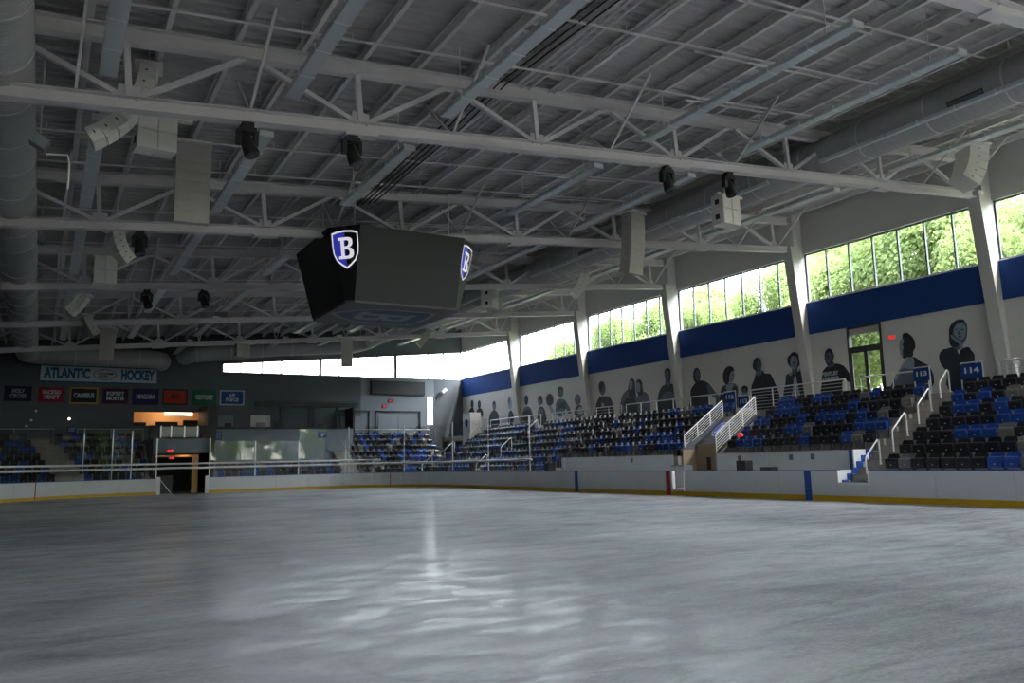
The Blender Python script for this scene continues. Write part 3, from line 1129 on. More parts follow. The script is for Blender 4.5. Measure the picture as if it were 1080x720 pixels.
NB = [1.2 + 5.15 * k for k in range(-2, 7)]        # bottom nodes
NT = [xb + 2.5 for xb in NB]
tl = ['nearest', 'second', 'third', 'fourth', 'fifth', 'sixth', 'seventh', 'eighth']
vis = 0
for y in TY[1:]:
    vis += 1
    t = thing('roof_truss', 'white painted steel roof truss, %s from the camera, spanning the hall' % tl[vis - 1], 'truss', (10, y, zb(10)), 'white roof trusses')
    mb = MB()
    mb.ibeam((XL + .3, y, zb(XL + .3)), (33.1, y, zb(33.1)), .30, .30)
    mb.build('bottom_chord', STEEL, t)
    mb = MB()
    mb.ibeam((XL + .3, y, zt(XL + .3)), (33.2, y, zt(33.2)), .36, .30)
    mb.build('top_chord', STEEL, t)
    for k, xb in enumerate(NB):
        if xb > 32.8:
            continue
        mb = MB()
        mb.bar((xb, y, zb(xb) + .15), (xb - .1, y, zt(xb) - .18), .13, .13, (0, 1, 0))
        mb.build('vertical_post', STEEL, t)
        for xt in (xb - 2.65, xb + 2.5):
            if xt < XL + 1 or xt > 33:
                continue
            mb = MB()
            mb.bar((xb + (.12 if xt > xb else -.12), y, zb(xb) + .14), (xt + (-.15 if xt > xb else .15), y, zt(xt) - .17), .11, .13, (0, 1, 0))
            mb.build('diagonal_brace', STEEL, t)
        mb = MB()
        mb.box(xb - .22, xb + .22, y - .012, y + .012, zb(xb) + .1, zb(xb) + .42)
        mb.build('gusset_plate', STEEL, t)
        if k % 2 == 1:
            mb = MB()
            mb.obox((xb, y, zb(xb) - .18), (1, 0, .091), (0, 1, 0), (-.091, 0, 1), .42, .16, .03)
            mb.build('splice_plate', STEEL, t)
    for xt in NT + [.2, 32.3]:
        if xt > 32.5:
            continue
        for s in (-1, 1) if xt != .2 else (-1,):
            mb = MB()
            mb.bar((xt, y + .06 * s, zb(xt) + .15), (xt + .1, y + 1.9 * s, zp(xt) - .16), .06, .06)
            mb.build('kicker_brace', STEEL, t)

# cross pipes, three to a bay
pk = 0
for k, y in enumerate(TY[1:]):
    for j, dy in enumerate((-6.25, -3.9, -1.4)):
        yy = y + dy
        pk += 1
        t = thing('cross_pipe', 'thin white pipe hung under the roof %s the %s truss, %s of its three' % ('before', tl[k], ['first', 'middle', 'last'][j]), 'pipe', (10, yy, zp(10) - .35), 'white cross pipes under the roof')
        x1 = [22.9, 22.3, 22.7][j]
        mb = MB()
        mb.tube([(-8, yy, zp(-8) - .36), (x1, yy, zp(x1) - .36)], .032, 6)
        mb.build('pipe', STEEL, t, True)
        mb = MB()
        mb.tube([(12 + 2 * j, yy + .18, zp(12 + 2 * j) - .40), (18 + j, yy + .18, zp(18 + j) - .40)], .028, 6)
        mb.build('branch_pipe', STEEL, t, True)
        for x in (-6.35, -.35, 5.65, 11.65, 17.65, 23.65):
            mb = MB()
            mb.bar((x, yy, zp(x) - .34), (x, yy, zp(x) - .14), .02, .02)
            mb.build('hanger', STEEL, t)

# ------------------------------------------------------------------ linear lamps
LX = [.77, 4.6, 8.6, 15.3, 19.4, 23.4, 27.3]
def make_lamp(x, y0, y1, label):
    z = 9.8 + .091 * x
    t = thing('linear_lamp', label, 'lamp', (x, y0, z), 'unlit linear lamps under the roof')
    box('housing', LAMP, x - .17, x + .17, y0, y1, z, z + .10, t)
    n = max(2, round((y1 - y0) / 1.25))
    for i in range(n):
        p, q = y0 + (y1 - y0) * i / n, y0 + (y1 - y0) * (i + 1) / n
        box('lens_panel', LAMP, x - .155, x + .155, p + .02, q - .02, z - .02, z, t)
        if i:
            box('joint_band', LAMPEND, x - .18, x + .18, p - .02, p + .02, z - .022, z + .105, t)
    box('end_cap', LAMPEND, x - .18, x + .18, y0 - .05, y0, z - .022, z + .12, t)
    box('end_cap', LAMP, x - .18, x + .18, y1, y1 + .03, z - .022, z + .12, t)
    for yy in (y0 + .8, y1 - .8):
        mb = MB()
        mb.bar((x, yy, z + .1), (x, yy, zdeck(x) + .03), .02, .02, (0, 1, 0))
        mb.build('hanger', STEEL, t)
    return t


for k in range(6):
    for j, x in enumerate(LX):
        if k == 5 and j < 2:
            continue
        y0 = 10.4 + 9.75 * k
        y1 = y0 + 7.3
        if k == 1 and x in (8.6, 15.3):
            y1 = 25.75
        if k == 2 and x == 8.6:
            y0 = 33.6
        if k == 2 and x == 15.3:
            y0 = 33.0
        if k == 5 and j in (0, 2):
            pass
        y1 = min(y1, YE - .4)
        make_lamp(x, y0, y1, 'unlit grey linear lamp, %s from the left in the %s row before the trusses' % (ORD[j + 1], ORD[k + 1]))

# ------------------------------------------------------------------ ducts
def duct(name, label, pts, r, parent_loc, seam=2.4, n=24):
    t = thing(name, label, 'duct', parent_loc)
    mb = MB()
    mb.tube(pts, r, n)
    mb.build('duct_skin', DUCT, t, True)
    P = [Vector(p) for p in pts]
    d = seam / 2
    for a, c in zip(P[:-1], P[1:]):
        L = (c - a).length
        u = (c - a).normalized()
        while d < L:
            m_ = a + u * d
            mb = MB()
            mb.tube([m_ - u * .025, m_ + u * .025], r + .018, n)
            mb.build('seam_ring', DUCTSEAM, t, True)
            d += seam
        d -= L
    return t


def arc(cx, cy, z, r, a0, a1, n=8):
    return [(cx + r * math.cos(R(a0 + (a1 - a0) * k / n)), cy + r * math.sin(R(a0 + (a1 - a0) * k / n)), z) for k in range(n + 1)]


duct('round_duct', 'fat grey round duct running along the left roof and turning at the far wall',
     [(-1.22, YN + .02, 9.95)] + [(-1.22, 64.0, 9.95)] + arc(-.02, 64.0, 9.95, 1.2, 180, 90)[1:] + [(6.4, 65.2, 9.95), (7.2, 65.5, 9.95), (7.6, 66.2, 9.95), (7.65, YE - .02, 9.95)], .68, (-1.22, 30, 9.95), 2.1)
duct('round_duct', 'grey round duct along the right roof between the lamps, turning at the far wall',
     [(23.9, YN + .02, 12.35), (23.9, 63.9, 12.35)] + [(p[0], p[1], 12.35 - .5 * k / 8) for k, p in enumerate(arc(22.5, 63.9, 12.35, 1.4, 0, 90))][1:] + [(16, 65.3, 11.3), (10.6, 65.3, 10.6), (9.9, 65.5, 10.55), (9.5, 66.2, 10.5), (9.45, YE - .02, 10.5)], .68, (23.9, 30, 12.35), 2.4)
# grilles on the right duct
for k in range(4):
    y = 12.5 + 9.75 * k
    g = thing('duct_grille', 'dark slot grille in the right-hand duct, %s from the camera' % ORD[k + 1], 'grille', (23.2, y, 12.3))
    a_ = R(200)
    ctr = Vector((23.9 + .70 * math.cos(a_), y, 12.35 + .70 * math.sin(a_)))
    nrm = Vector((math.cos(a_), 0, math.sin(a_)))
    tg = Vector((-math.sin(a_), 0, math.cos(a_)))
    mb = MB()
    mb.obox(ctr, (0, 1, 0), tg, nrm, .55, .10, .012)
    mb.build('frame', DARK, g)
    mb = MB()
    for s in (-.04, .0, .04):
        mb.obox(ctr + tg * s + nrm * .013, (0, 1, 0), tg, nrm, .52, .008, .008)
    mb.build('louvre', WENDL, g)

# cables running along the roof to the score cube
cb = thing('roof_cables', 'bundle of black cables slung along the roof towards the score cube', 'cable', (10, 15, 12))
for i in range(4):
    mb = MB()
    x = 9.6 + .22 * i
    mb.tube([(x + .6, 3, zp(x) - .25), (x + .3, 10, zp(x) - .30 - .05 * i), (x + .1, 17.6, zp(x) - .28), (x, 20, zt(x) - .25), (x - .05, 27.3, zb(x) + 1.0 + .05 * i)], .022, 6)
    mb.build('cable', BLACK, cb, True)
cb2 = thing('roof_conduits', 'pale conduits running along the roof right of the black cables', 'conduit', (11.6, 20, 12))
for i, x in enumerate((11.0, 11.25, 11.9, 12.1)):
    mb = MB()
    mb.tube([(x, 2, zp(x) - .2), (x, 64, zp(x) - .2)], .03, 6)
    mb.build('conduit', STEEL, cb2, True)

# ------------------------------------------------------------------ score cube
SX, SY, SZ0, SZ1 = 11.3, 29.0, 7.5, 10.08
sc = thing('score_cube', 'dark eight-sided score cube with lit shield emblems hanging over centre ice', 'scoreboard', (SX, SY, SZ0))
def octo(half, flat_, z):
    h, f = half, flat_
    return [Vector((SX + a, SY + c, z)) for a, c in ((-f, -h), (f, -h), (h, -f), (h, f), (f, h), (-f, h), (-h, f), (-h, -f))]


OT, OB = octo(2.94, 2.04, SZ1), octo(2.26, 2.0, SZ0)
mb = MB()
ins = .12
ot, ob = octo(2.94 - ins, 2.04 - ins * .5, SZ1 - .02), octo(2.26 - ins, 2.0 - ins * .5, SZ0 + .02)
mb.add(ob + ot, [tuple(range(8)), tuple(reversed(range(8, 16)))] + [(k, (k + 1) % 8, 8 + (k + 1) % 8, 8 + k) for k in range(8)])
mb.build('frame_core', BLACK, sc)
for k in range(8):
    k2 = (k + 1) % 8
    a, c, d, e = OB[k], OB[k2], OT[k2], OT[k]
    nr = (c - a).cross(e - a).normalized()
    mb = MB()
    if k % 2 == 0:
        mb.prism([a, c, d, e], nr * -.10)
        mb.build('video_screen', SCRN if k in (0, 4) else SCRNB, sc)  # front and back painted lighter than the sides, as light catches the front
    else:
        mb.prism([a, c, d, e], nr * -.10)
        mb.build('corner_panel', SCRNB if k == 7 else mat('corner_grey_%d' % k, (.045, .05, .045), .5), sc)
mb = MB()
bt = octo(2.24, 1.98, SZ0)
mb.add(bt + [v + Vector((0, 0, -.08)) for v in bt], [tuple(range(8)), tuple(reversed(range(8, 16)))] + [(k, (k + 1) % 8, 8 + (k + 1) % 8, 8 + k) for k in range(8)])
mb.build('underside_panel', SCRNU, sc)

# shield emblem with a slab-serif B, drawn in a unit frame (x right, y up)
def shield(s=1.0, off=0.0):
    q = [(-.50, .56), (-.28, .62), (0, .64), (.28, .62), (.50, .56), (.50, .1), (.47, -.18), (.36, -.42), (.18, -.58), (0, -.70), (-.18, -.58), (-.36, -.42), (-.47, -.18), (-.50, .1)]
    return [(x * s * (1 - off), y * s * (1 - off)) for x, y in q]


def letter_b(s=1.0, dx=0.0, dy=0.0):
    o = [(-.30, .40), (.10, .40), (.22, .37), (.28, .29), (.28, .15), (.22, .06), (.14, .02), (.25, -.03), (.31, -.12), (.31, -.27), (.25, -.36), (.12, -.40), (-.30, -.40), (-.30, -.29), (-.20, -.29), (-.20, .29), (-.30, .29)]
    h1 = [(-.06, .29), (.06, .29), (.11, .26), (.13, .22), (.11, .12), (.05, .07), (-.06, .07)]
    h2 = [(-.06, -.05), (.07, -.05), (.13, -.10), (.15, -.17), (.13, -.25), (.07, -.29), (-.06, -.29)]
    return [[(x * s + dx, y * s + dy) for x, y in lp_] for lp_ in (o, h1, h2)]


def emblem(parent, loc, rot, s, mw, mbl, mk, gap=.004, name='shield_emblem'):
    base = flat(name, [shield(s)], mw, parent, loc, rot, .002)
    n = rot @ Vector((0, 0, 1))
    inner = shield(s, .10)
    hl = [p for p in inner if p[0] <= 0]
    hr = [p for p in inner if p[0] >= 0]
    def sub(nm, lps, mt, dz):
        o = flat(nm, lps, mt, parent, Vector(loc) + n * dz, rot, .001)
        wm = o.matrix_basis.copy()
        o.parent = base
        o.matrix_basis = base.matrix_basis.inverted() @ wm
        return o
    top, bot = (0, .64 * s * .90), (0, -.70 * s * .90)
    right = [p for p in inner if p[0] > 1e-6]
    left = [p for p in inner if p[0] < -1e-6]
    right.sort(key=lambda p: -math.atan2(p[0], p[1]) * -1)
    right.sort(key=lambda p: math.atan2(p[0], p[1]))
    left.sort(key=lambda p: math.atan2(-p[0], p[1]))
    sub('dark_half', [[top] + right + [bot]], mk, gap)
    sub('blue_half', [[top] + left + [bot]], mbl, gap)
    sub('letter', letter_b(s * .93, .01 * s, .02 * s), mw, gap * 2)
    return base


for k in (1, 3, 5, 7):
    a, c, d, e = OB[k], OB[(k + 1) % 8], OT[(k + 1) % 8], OT[k]
    xax = (d - e).normalized()                         # left to right seen from outside
    nr = (c - a).cross(e - a).normalized()
    if nr.dot((a + d) / 2 - Vector((SX, SY, (SZ0 + SZ1) / 2))) < 0:
        nr = -nr
    yax = nr.cross(xax).normalized()
    if yax.z < 0:
        xax, yax = -xax, -yax
    rot = Matrix((xax, yax, nr)).transposed()
    mid_t = (e + d) / 2
    ctr = mid_t - yax * .80 + nr * .003
    emblem(sc, ctr, rot, 1.02, LOGOW, LOGOB, LOGOK)
rotu = Matrix(((0, 1, 0), (1, 0, 0), (0, 0, -1)))      # emblem on the underside, its tip towards the left wall
emblem(sc, (SX - .1, SY, SZ0 - .088), rotu, 2.95, UNDW, UNDB, UNDB, name='underside_emblem')
for sx in (-1, 1):
    for sy in (-1, 1):
        mb = MB()
        mb.tube([(SX + 1.9 * sx, SY + 1.9 * sy, SZ1 - .03), (SX + 1.9 * sx, SY + 1.9 * sy, zp(SX) - .1)], .025, 6)
        mb.build('hoist_cable', STEEL, sc)
mb = MB()
for i in range(7):
    x = SX - .6 + .2 * i
    mb.bar((x, SY - 2.3, SZ1 - .03), (x, SY - 2.3, SZ1 + .06), .03, .03)
mb.box(SX - 1.6, SX + 1.6, SY - .4, SY + .4, SZ1 - .02, SZ1 + .12)
mb.build('top_frame', STEEL, sc)

# ------------------------------------------------------------------ speakers
def line_array(label, P, face, n, h, w, d, t0, dt, mt, grille, y_slit=True, name='line_array'):
    """n boxes hung in a curve; face = horizontal unit vector the grilles look along; t0, dt = tilt in degrees"""
    face = Vector((face[0], face[1], 0)).normalized()
    side = Vector((0, 0, 1)).cross(face)
    t = thing(name, label, 'speaker', P)
    p = Vector(P)
    mb = MB()
    mb.obox(p + Vector((0, 0, .05)), side, face, (0, 0, 1), w / 2 + .03, d / 2 + .12, .03)
    mb.build('rigging_bar', SPKW, t)
    for i in range(n):
        a = R(t0 + dt * i)
        dn = Vector((0, 0, -1)) * math.cos(a) - face * math.sin(a)      # along the array
        fw = face * math.cos(a) - Vector((0, 0, 1)) * math.sin(a)       # grille normal
        c = p + dn * (h / 2)
        mb = MB()
        # trapezoid cabinet: taller at the grille
        hb, hf = h * .47, h * .52
        pts = [c - side * (w / 2) - fw * d / 2 - dn * hb, c - side * (w / 2) + fw * d / 2 - dn * hf, c - side * (w / 2) + fw * d / 2 + dn * hf, c - side * (w / 2) - fw * d / 2 + dn * hb]
        mb.prism(pts, side * w)
        bx_ = mb.build('speaker_box', mt, t)
        mb = MB()
        mb.obox(c + fw * (d / 2 + .008), side, dn, fw, w / 2 - .03, h * .44, .008)
        mb.build('grille', grille, bx_)
        mb = MB()
        for s in (-1, 1):
            mb.obox(c + side * s * (w / 2 + .003) - fw * .02, fw, dn, side, .032, .014, .003)
        mb.build('side_grip', BLACK, bx_)
        p = p + dn * h
    # two hang lines to the roof
    q = Vector(P)
    mb = MB()
    mb.bar(q + Vector((0, 0, .07)), (q.x, q.y, zdeck(q.x) + .03), .03, .03, (0, 1, 0))
    mb.build('hanger', STEEL, t)
    return t


def sub_stack(label, P, face, cols, rows, w, h, d, mt):
    face = Vector((face[0], face[1], 0)).normalized()
    side = Vector((0, 0, 1)).cross(face)
    t = thing('subwoofer_stack', label, 'speaker', P)
    p = Vector(P)
    mb = MB()
    mb.obox(p + Vector((0, 0, .05)) + side * .2, side, face, (0, 0, 1), w * cols / 2 + .2, .08, .04)
    mb.build('rigging_bar', SPKW, t)
    for r_ in range(rows):
        for c_ in range(cols):
            c = p + side * ((c_ - (cols - 1) / 2) * w) - Vector((0, 0, (r_ + .5) * h))
            mb = MB()
            mb.obox(c, side, face, (0, 0, 1), w / 2 - .006, d / 2, h / 2 - .006)
            b_ = mb.build('speaker_box', mt, t)
            mb = MB()
            mb.obox(c + face * (d / 2 + .006), side, face, (0, 0, 1), w / 2 - .03, .006, h / 2 - .03)
            mb.build('grille', mt, b_)
            mb = MB()
            mb.obox(c - side * (w / 2 + .004), side, face, (0, 0, 1), .006, .09, .09)
            mb.obox(c + side * (w / 2 + .004), side, face, (0, 0, 1), .006, .09, .09)
            mb.build('side_grip', BLACK, b_)
    mb = MB()
    mb.bar(p + Vector((0, 0, .07)), (p.x, p.y, zdeck(p.x) + .03), .03, .03, (0, 1, 0))
    mb.build('hanger', STEEL, t)
    return t


line_array('white curved line array by the left duct behind the nearest full truss', (1.70, 19.5, 11.05), (1, -.12), 8, .29, .58, .36, 6, 7.2, SPKW, SPKW)
sub_stack('white subwoofer stack behind the nearest full truss on the left', (1.98, 20.3, 10.25), (.12, -1), 2, 2, .45, .46, .55, SPKW)
line_array('straight tan line array hanging left of the score cube, largest of the left side', (3.40, 24.0, 11.1), (-.1, -1), 8, .29, .95, .45, 0, .6, SPKT, SPKT)
line_array('white curved line array just under the second full truss at left', (1.85, 30.5, 10.0), (-1, -.3), 5, .22, .6, .4, 8, 9, SPKW, SPKW)
sub_stack('white subwoofer stack between the second and third full trusses at left', (1.80, 35.5, 10.25), (.1, -1), 2, 2, .42, .55, .7, SPKW)
line_array('white curved line array under the third full truss at far left', (1.3, 40.5, 9.6), (1, -.3), 4, .24, .6, .4, 25, 8, SPKW, SPKW)
line_array('grey-white curved line array under the fourth full truss at far left', (1.62, 46.0, 9.6), (-1, -.3), 4, .25, .6, .4, 20, 7, SPKT, SPKT)
line_array('narrow tan straight line array in front of the league banner', (3.1, 54.0, 10.3), (-.1, -1), 7, .28, .80, .45, 0, .6, SPKT, SPKT)
sub_stack('small pale speaker stack left of the far end windows', (11.5, 56.0, 10.1), (.1, -1), 2, 2, .46, .46, .6, SPKT)
line_array('dark tan straight line array below the score cube before the far windows', (18.75, 55.5, 10.8), (-.4, -1), 7, .29, .8, .45, 0, 1.5, SPKT, SPKT)
line_array('small curved line array right of the score cube before the far windows', (25.6, 56.8, 11.7), (1, -.3), 4, .26, .7, .5, 25, 7, SPKT, SPKT)
line_array('white curved line array before the nearest column at upper right', (30.2, 16.2, 13.15), (.9, -.45), 5, .30, .95, .75, 5, 7, SPKW, SPKW)
sub_stack('big white subwoofer stack under the nearest full truss at right', (20.85, 20.0, 11.0), (.05, -1), 2, 2, .45, .55, .55, SPKW)
line_array('large tan line array right of the score cube', (21.5, 26.0, 12.1), (.25, -1), 8, .32, .98, .5, 0, 1.6, SPKT, SPKT)
line_array('small white curved line array under the third column top', (26.0, 36.0, 12.0), (.9, -.4), 5, .26, .7, .5, 15, 7, SPKW, SPKW)
sub_stack('white subwoofer stack right beside the score cube', (22.1, 40.0, 11.7), (.6, -.8), 2, 2, .46, .6, .7, SPKW)
line_array('white line array cut by the top of the picture at left', (3.0, 11.2, 10.75), (.9, -.4), 5, .3, .7, .45, 10, 8, SPKW, SPKW)


def moving_head(px, py, Y, label, tilt, s=1.0):
    p = on_y(px, py, Y)
    zc = zb(p.x) - .17
    p = Vector((p.x, Y, zc))
    t = thing('moving_light', label, 'stage light', p)
    mb = MB()
    mb.box(p.x - .13, p.x + .13, Y - .1, Y + .1, zc - .10, zc + .02)
    mb.build('clamp_base', BLACK, t)
    mb = MB()
    mb.box(p.x - .23 * s, p.x + .23 * s, Y - .11, Y + .11, zc - .26 * s, zc - .10)
    for k in (-1, 1):
        mb.box(p.x + k * .23 * s - .05, p.x + k * .23 * s + .05, Y - .09, Y + .09, zc - .62 * s, zc - .2 * s)
    mb.build('yoke', BLACK, t)
    c = Vector((p.x, Y, zc - .55 * s))
    ax = Vector((math.sin(tilt), -.25, -math.cos(tilt))).normalized()
    mb = MB()
    mb.tube([c - ax * .26 * s, c - ax * .2 * s, c + ax * .12 * s, c + ax * .38 * s, c + ax * .42 * s], [.10 * s, .17 * s, .19 * s, .22 * s, .20 * s], 14)
    hd = mb.build('lamp_head', BLACK, t, True)
    mb = MB()
    mb.tube([c + ax * .42 * s, c + ax * .435 * s], .16 * s, 14)
    mb.build('front_lens', mat('stage_lens', (.05, .06, .08), .1), hd, True)
    return t


moving_head(261, 135, 17.9, 'black moving stage light on the nearest full truss, leftmost of its four', .35, .82)
moving_head(371, 143, 17.9, 'black moving stage light on the nearest full truss, second from left of its four', .3, .82)
moving_head(703, 178, 17.9, 'black moving stage light on the nearest full truss, third from left of its four', .05, .82)
moving_head(768, 184, 17.9, 'black moving stage light above the big white subwoofer stack at right', .05, .82)
moving_head(155, 306, 37.4, 'black moving stage light on the third full truss, left one of two', .3, .82)
moving_head(215, 307, 37.4, 'black moving stage light on the third full truss, right one of two', .3, .82)
moving_head(147, 258, 27.65, 'black moving stage light beside the small curved array on the second full truss', .1, .82)
for i, (px, py, Y, lab) in enumerate(((42, 150, 20, 'small grey box speaker beside the left duct behind the nearest full truss'), (43, 252, 33, 'small grey box speaker beside the left duct behind the second full truss'))):
    p = on_y(px, py, Y)
    t = thing('box_speaker', lab, 'speaker', p)
    mb = MB()
    mb.obox(p, (.85, 0, -.5), (0, 1, 0), (.5, 0, .85), .17, .16, .13)
    mb.build('cabinet', WENDL, t)
    mb = MB()
    mb.tube([(p.x + .15, Y, p.z - .25), (p.x + .55, Y, p.z - .2), (p.x + .6, Y, p.z - .4), (p.x + .6, Y, zb(p.x) - 1.2 if i == 2 else p.z - 1.0)], .025, 6)
    mb.build('pipe_arm', STEEL, t)
    mb = MB()
    mb.bar(p, (p.x, Y, zdeck(p.x) + .03), .03, .03, (0, 1, 0))
    mb.build('hanger', STEEL, t)

# ------------------------------------------------------------------ stands
TR, RS = .89, .484
def rowx(k): return 26.1 + TR * (k - 1)           # seat line of row k on the right stand
def rowz(k): return .81 + RS * (k - 1)
XB, ZC = 32.0, 4.06


def terrace_right(y0, y1, k0, label, kend=7):
    mb = MB()
    pr = []
    x = rowx(k0) - .52
    pr.append((x, -.02))
    for k in range(k0, kend + 1):
        pr.append((rowx(k) - .52, rowz(k)))
        pr.append((rowx(k) + TR - .52, rowz(k)))
    pr.append((rowx(kend) + TR - .52, -.02))
    mb.prism([(a, y0, c) for a, c in pr], (0, y1 - y0, 0))
    o = mb.build('terrace', CONC)
    tag(o, label, kind='structure')


terrace_right(8, 18.32, 1, 'concrete terrace under the seats right of the long stairs')
terrace_right(19.72, 28.0, 3, 'concrete terrace under the seats between stairs and vomitory')
terrace_right(30.5, 40.7, 3, 'concrete terrace under the seats left of the vomitory')
terrace_right(40.7, 49.2, 1, 'concrete terrace under the seats before the second stairs')
terrace_right(50.5, 58.6, 1, 'concrete terrace under the seats beyond the second stairs')
terrace_right(28.0, 30.5, 7, 'concrete terrace over the vomitory')
o = box('floor', CONC, XB - .02, XW, 6, YE, ZC - .4, ZC)
tag(o, 'concrete concourse behind the top seat row', kind='structure')
o = box('floor', SLAB, BX1 + .14, rowx(3) - .56, 20, 40.7, -.03, .32)
tag(o, 'raised bench floor behind the boards', kind='structure')


def stairs_right(y0, y1, x_start, z_start, label):
    t = thing('aisle_stairs', label, 'stairs', (x_start, (y0 + y1) / 2, 0))
    n = 14
    rise = (ZC - z_start) / n
    run = (XB - x_start) / n
    for i in range(n):
        mb = MB()
        mb.box(x_start + run * i, x_start + run * (i + 1) + .02, y0, y1, -.02 if i < 4 else z_start + rise * (i - 3), z_start + rise * (i + 1))
        mb.build('step', CONC, t)
        box('nosing', DARK, x_start + run * i - .01, x_start + run * i + .04, y0, y1, z_start + rise * (i + 1), z_start + rise * (i + 1) + .008, t)
    return t


def stair_rail(x0, x1, y, z0, z1, label):
    t = thing('stair_handrail', label, 'handrail', (x0, y, z0))
    h = .9
    mb = MB()
    pts = [(x0, y, z0), (x0, y, z0 + h - .08), (x0 + .06, y, z0 + h), (x1 - .08, y, z1 + h), (x1, y, z1 + h - .06), (x1, y, z1)]
    mb.tube(pts, .03, 8)
    mb.build('bent_tube', WHITE, t, True)
    mb = MB()
    for x, z in ((x0, z0), (x1, z1)):
        mb.tube([(x, y, z), (x, y, z + .02)], .07, 10)
    mb.build('floor_flange', WHITE, t, True)
    return t


# first stairs: from the notch in the boards up to the concourse
stairs_right(18.34, 19.7, BX1 + .35, .42, 'long concrete aisle stairs rising from the notch in the boards')
def stz(x, zs=.42, xs=BX1 + .35): return zs + (ZC - zs) * max(0, min(1, (x - xs) / (XB - xs)))
for i, (x0, x1) in enumerate(((26.15, 27.0), (27.85, 28.8), (29.6, 30.5), (31.2, 31.9))):
    stair_rail(x0, x1, 19.05, stz(x0), stz(x1) + .1, 'white bent handrail on the long stairs, %s from the bottom' % ORD[i + 1])
# second and third stairs
stairs_right(49.22, 50.48, BX1 + .3, .42, 'narrow concrete aisle stairs beyond the bench wall')
for i, (x0, x1) in enumerate(((26.2, 27.1), (28.2, 29.1), (30.5, 31.4))):
    stair_rail(x0, x1, 49.85, stz(x0), stz(x1) + .1, 'white bent handrail on the second stairs, %s from the bottom' % ORD[i + 1])
stairs_right(58.65, 59.9, BX1 + .3, .42, 'concrete aisle stairs by the far corner booth')
for i, (x0, x1) in enumerate(((26.3, 27.2), (28.3, 29.2), (30.6, 31.5))):
    stair_rail(x0, x1, 59.3, stz(x0), stz(x1) + .1, 'white bent handrail on the corner stairs, %s from the bottom' % ORD[i + 1])
# stair side wall with stepped blue edging
sw = thing('stair_side_wall', 'white wall with stepped blue edging beside the lowest stairs', 'wall panel', (26.5, 19.75, 0))
mb = MB()
mb.prism([(BX1 + .15, 19.72, 0), (rowx(3) - .6, 19.72, 0), (rowx(3) - .6, 19.72, 1.86), (26.4, 19.72, 1.86), (26.4, 19.72, 1.12), (BX1 + .15, 19.72, 1.12)], (0, .06, 0))
mb.build('panel', WHITE, sw)
for i in range(6):
    x = BX1 + .30 + .30 * i
    z = .52 + .22 * i
    mb = MB()
    mb.box(x, x + .30, 19.66, 19.715, z, z + .24)
    mb.build('edge_block', BOARDB, sw)

# bench walls
for i, (y0, y1, lab) in enumerate(((20.1, 27.75, 'white bench back wall between the stairs and the vomitory'), (30.75, 40.7, 'white bench back wall left of the vomitory'))):
    t = thing('bench_wall', lab, 'wall panel', (rowx(3) - .58, y0, .3))
    X = rowx(3) - .58
    cuts_ = [y0, 24.7, y1] if i == 0 else [y0, 35.5, y1]
    for p, q in zip(cuts_[:-1], cuts_[1:]):
        box('panel', BOARDW, X - .04, X, p + .01, q - .01, .32, 1.84, t)
    box('cap', ALU, X - .05, X + .05, y0, y1, 1.84, 1.87, t)
    for y in ((22.3, 23.4, 26.3) if i == 0 else (34.0,)):
        g = box('vent_grille', WENDL, X - .052, X - .04, y - .10, y + .10, 1.5, 1.74, t)
        mb = MB()
        for k in range(4):
            mb.box(X - .058, X - .052, y - .09, y + .09, 1.53 + .05 * k, 1.55 + .05 * k)
        mb.build('louvre', DARK, g)
    if i == 0:
        box('edge_post', BOARDB, X - .07, X, y0 + .16, y0 + .46, .32, 1.84, t)
    else:
        box('edge_post', BOARDB, X - .07, X, y1 + .02, y1 + .14, .32, 1.84, t)
        box('end_panel', WHITE, X - .08, X - .05, y1 - .35, y1, .32, 1.84, t)
for i, (y, wd, h, lab) in enumerate(((24.95, .5, .5, 'dark box standing on the bench ledge left of the wall joint'), (23.6, .55, .22, 'flat dark box on the bench ledge right of the wall joint'), (40.3, .5, .55, 'black square control box at the left end of the bench'))):
    t = thing('control_box', lab, 'box', (26.2, y, .95))
    box('case', BLACK, 25.9, 26.35, y - wd / 2, y + wd / 2, 1.02, 1.02 + h, t)
    box('face', DARK, 25.885, 25.9, y - wd / 2 + .05, y + wd / 2 - .05, 1.06, .98 + h, t)
    box('stand', ALU, 26.0, 26.25, y - .12, y + .12, .32, 1.02, t)

# vomitory between the blocks
VX0, VX1, VY0, VY1 = 27.6, 30.6, 28.0, 30.5
vm = thing('wall_vomitory', 'tan walled vomitory opening between the seat blocks', None, (28, 29.2, 0), kind='structure')
box('wall_panel', TAN, VX0, VX1 + .3, VY0, VY0 + .12, -.02, 1.75, vm)
box('wall_panel', TAN, VX0, VX1 + .3, VY1 - .12, VY1, -.02, 2.1, vm)
box('wall_panel', TAN, VX0 + .9, VX0 + 1.0, VY0 + .12, VY1 - .12, -.02, 2.35, vm)
mb = MB()
mb.prism([(VX0, VY0, 1.75), (VX1 + .3, VY0, 1.75), (VX1 + .3, VY0, 3.6), (VX1, VY0, 3.6)], (0, .12, 0))
mb.build('stringer_wall', WEND, vm)
mb = MB()
mb.prism([(VX0, VY1 - .12, 2.1), (VX1 + .3, VY1 - .12, 2.1), (VX1 + .3, VY1 - .12, 3.75), (VX1 - .2, VY1 - .12, 3.75)], (0, .12, 0))
mb.build('stringer_wall', WEND, vm)
vd = thing('door_4', 'tan double door at the bottom of the vomitory', None, (VX0 + .88, 29.2, 0), kind='structure')
for p, q in ((28.25, 29.1), (29.12, 30.0)):
    lf = box('door_leaf', TAN, VX0 + .82, VX0 + .9, p, q, .0, 1.95, vd)
    box('door_pane', DARK, VX0 + .80, VX0 + .82, p + .2, p + .45, 1.1, 1.7, lf)
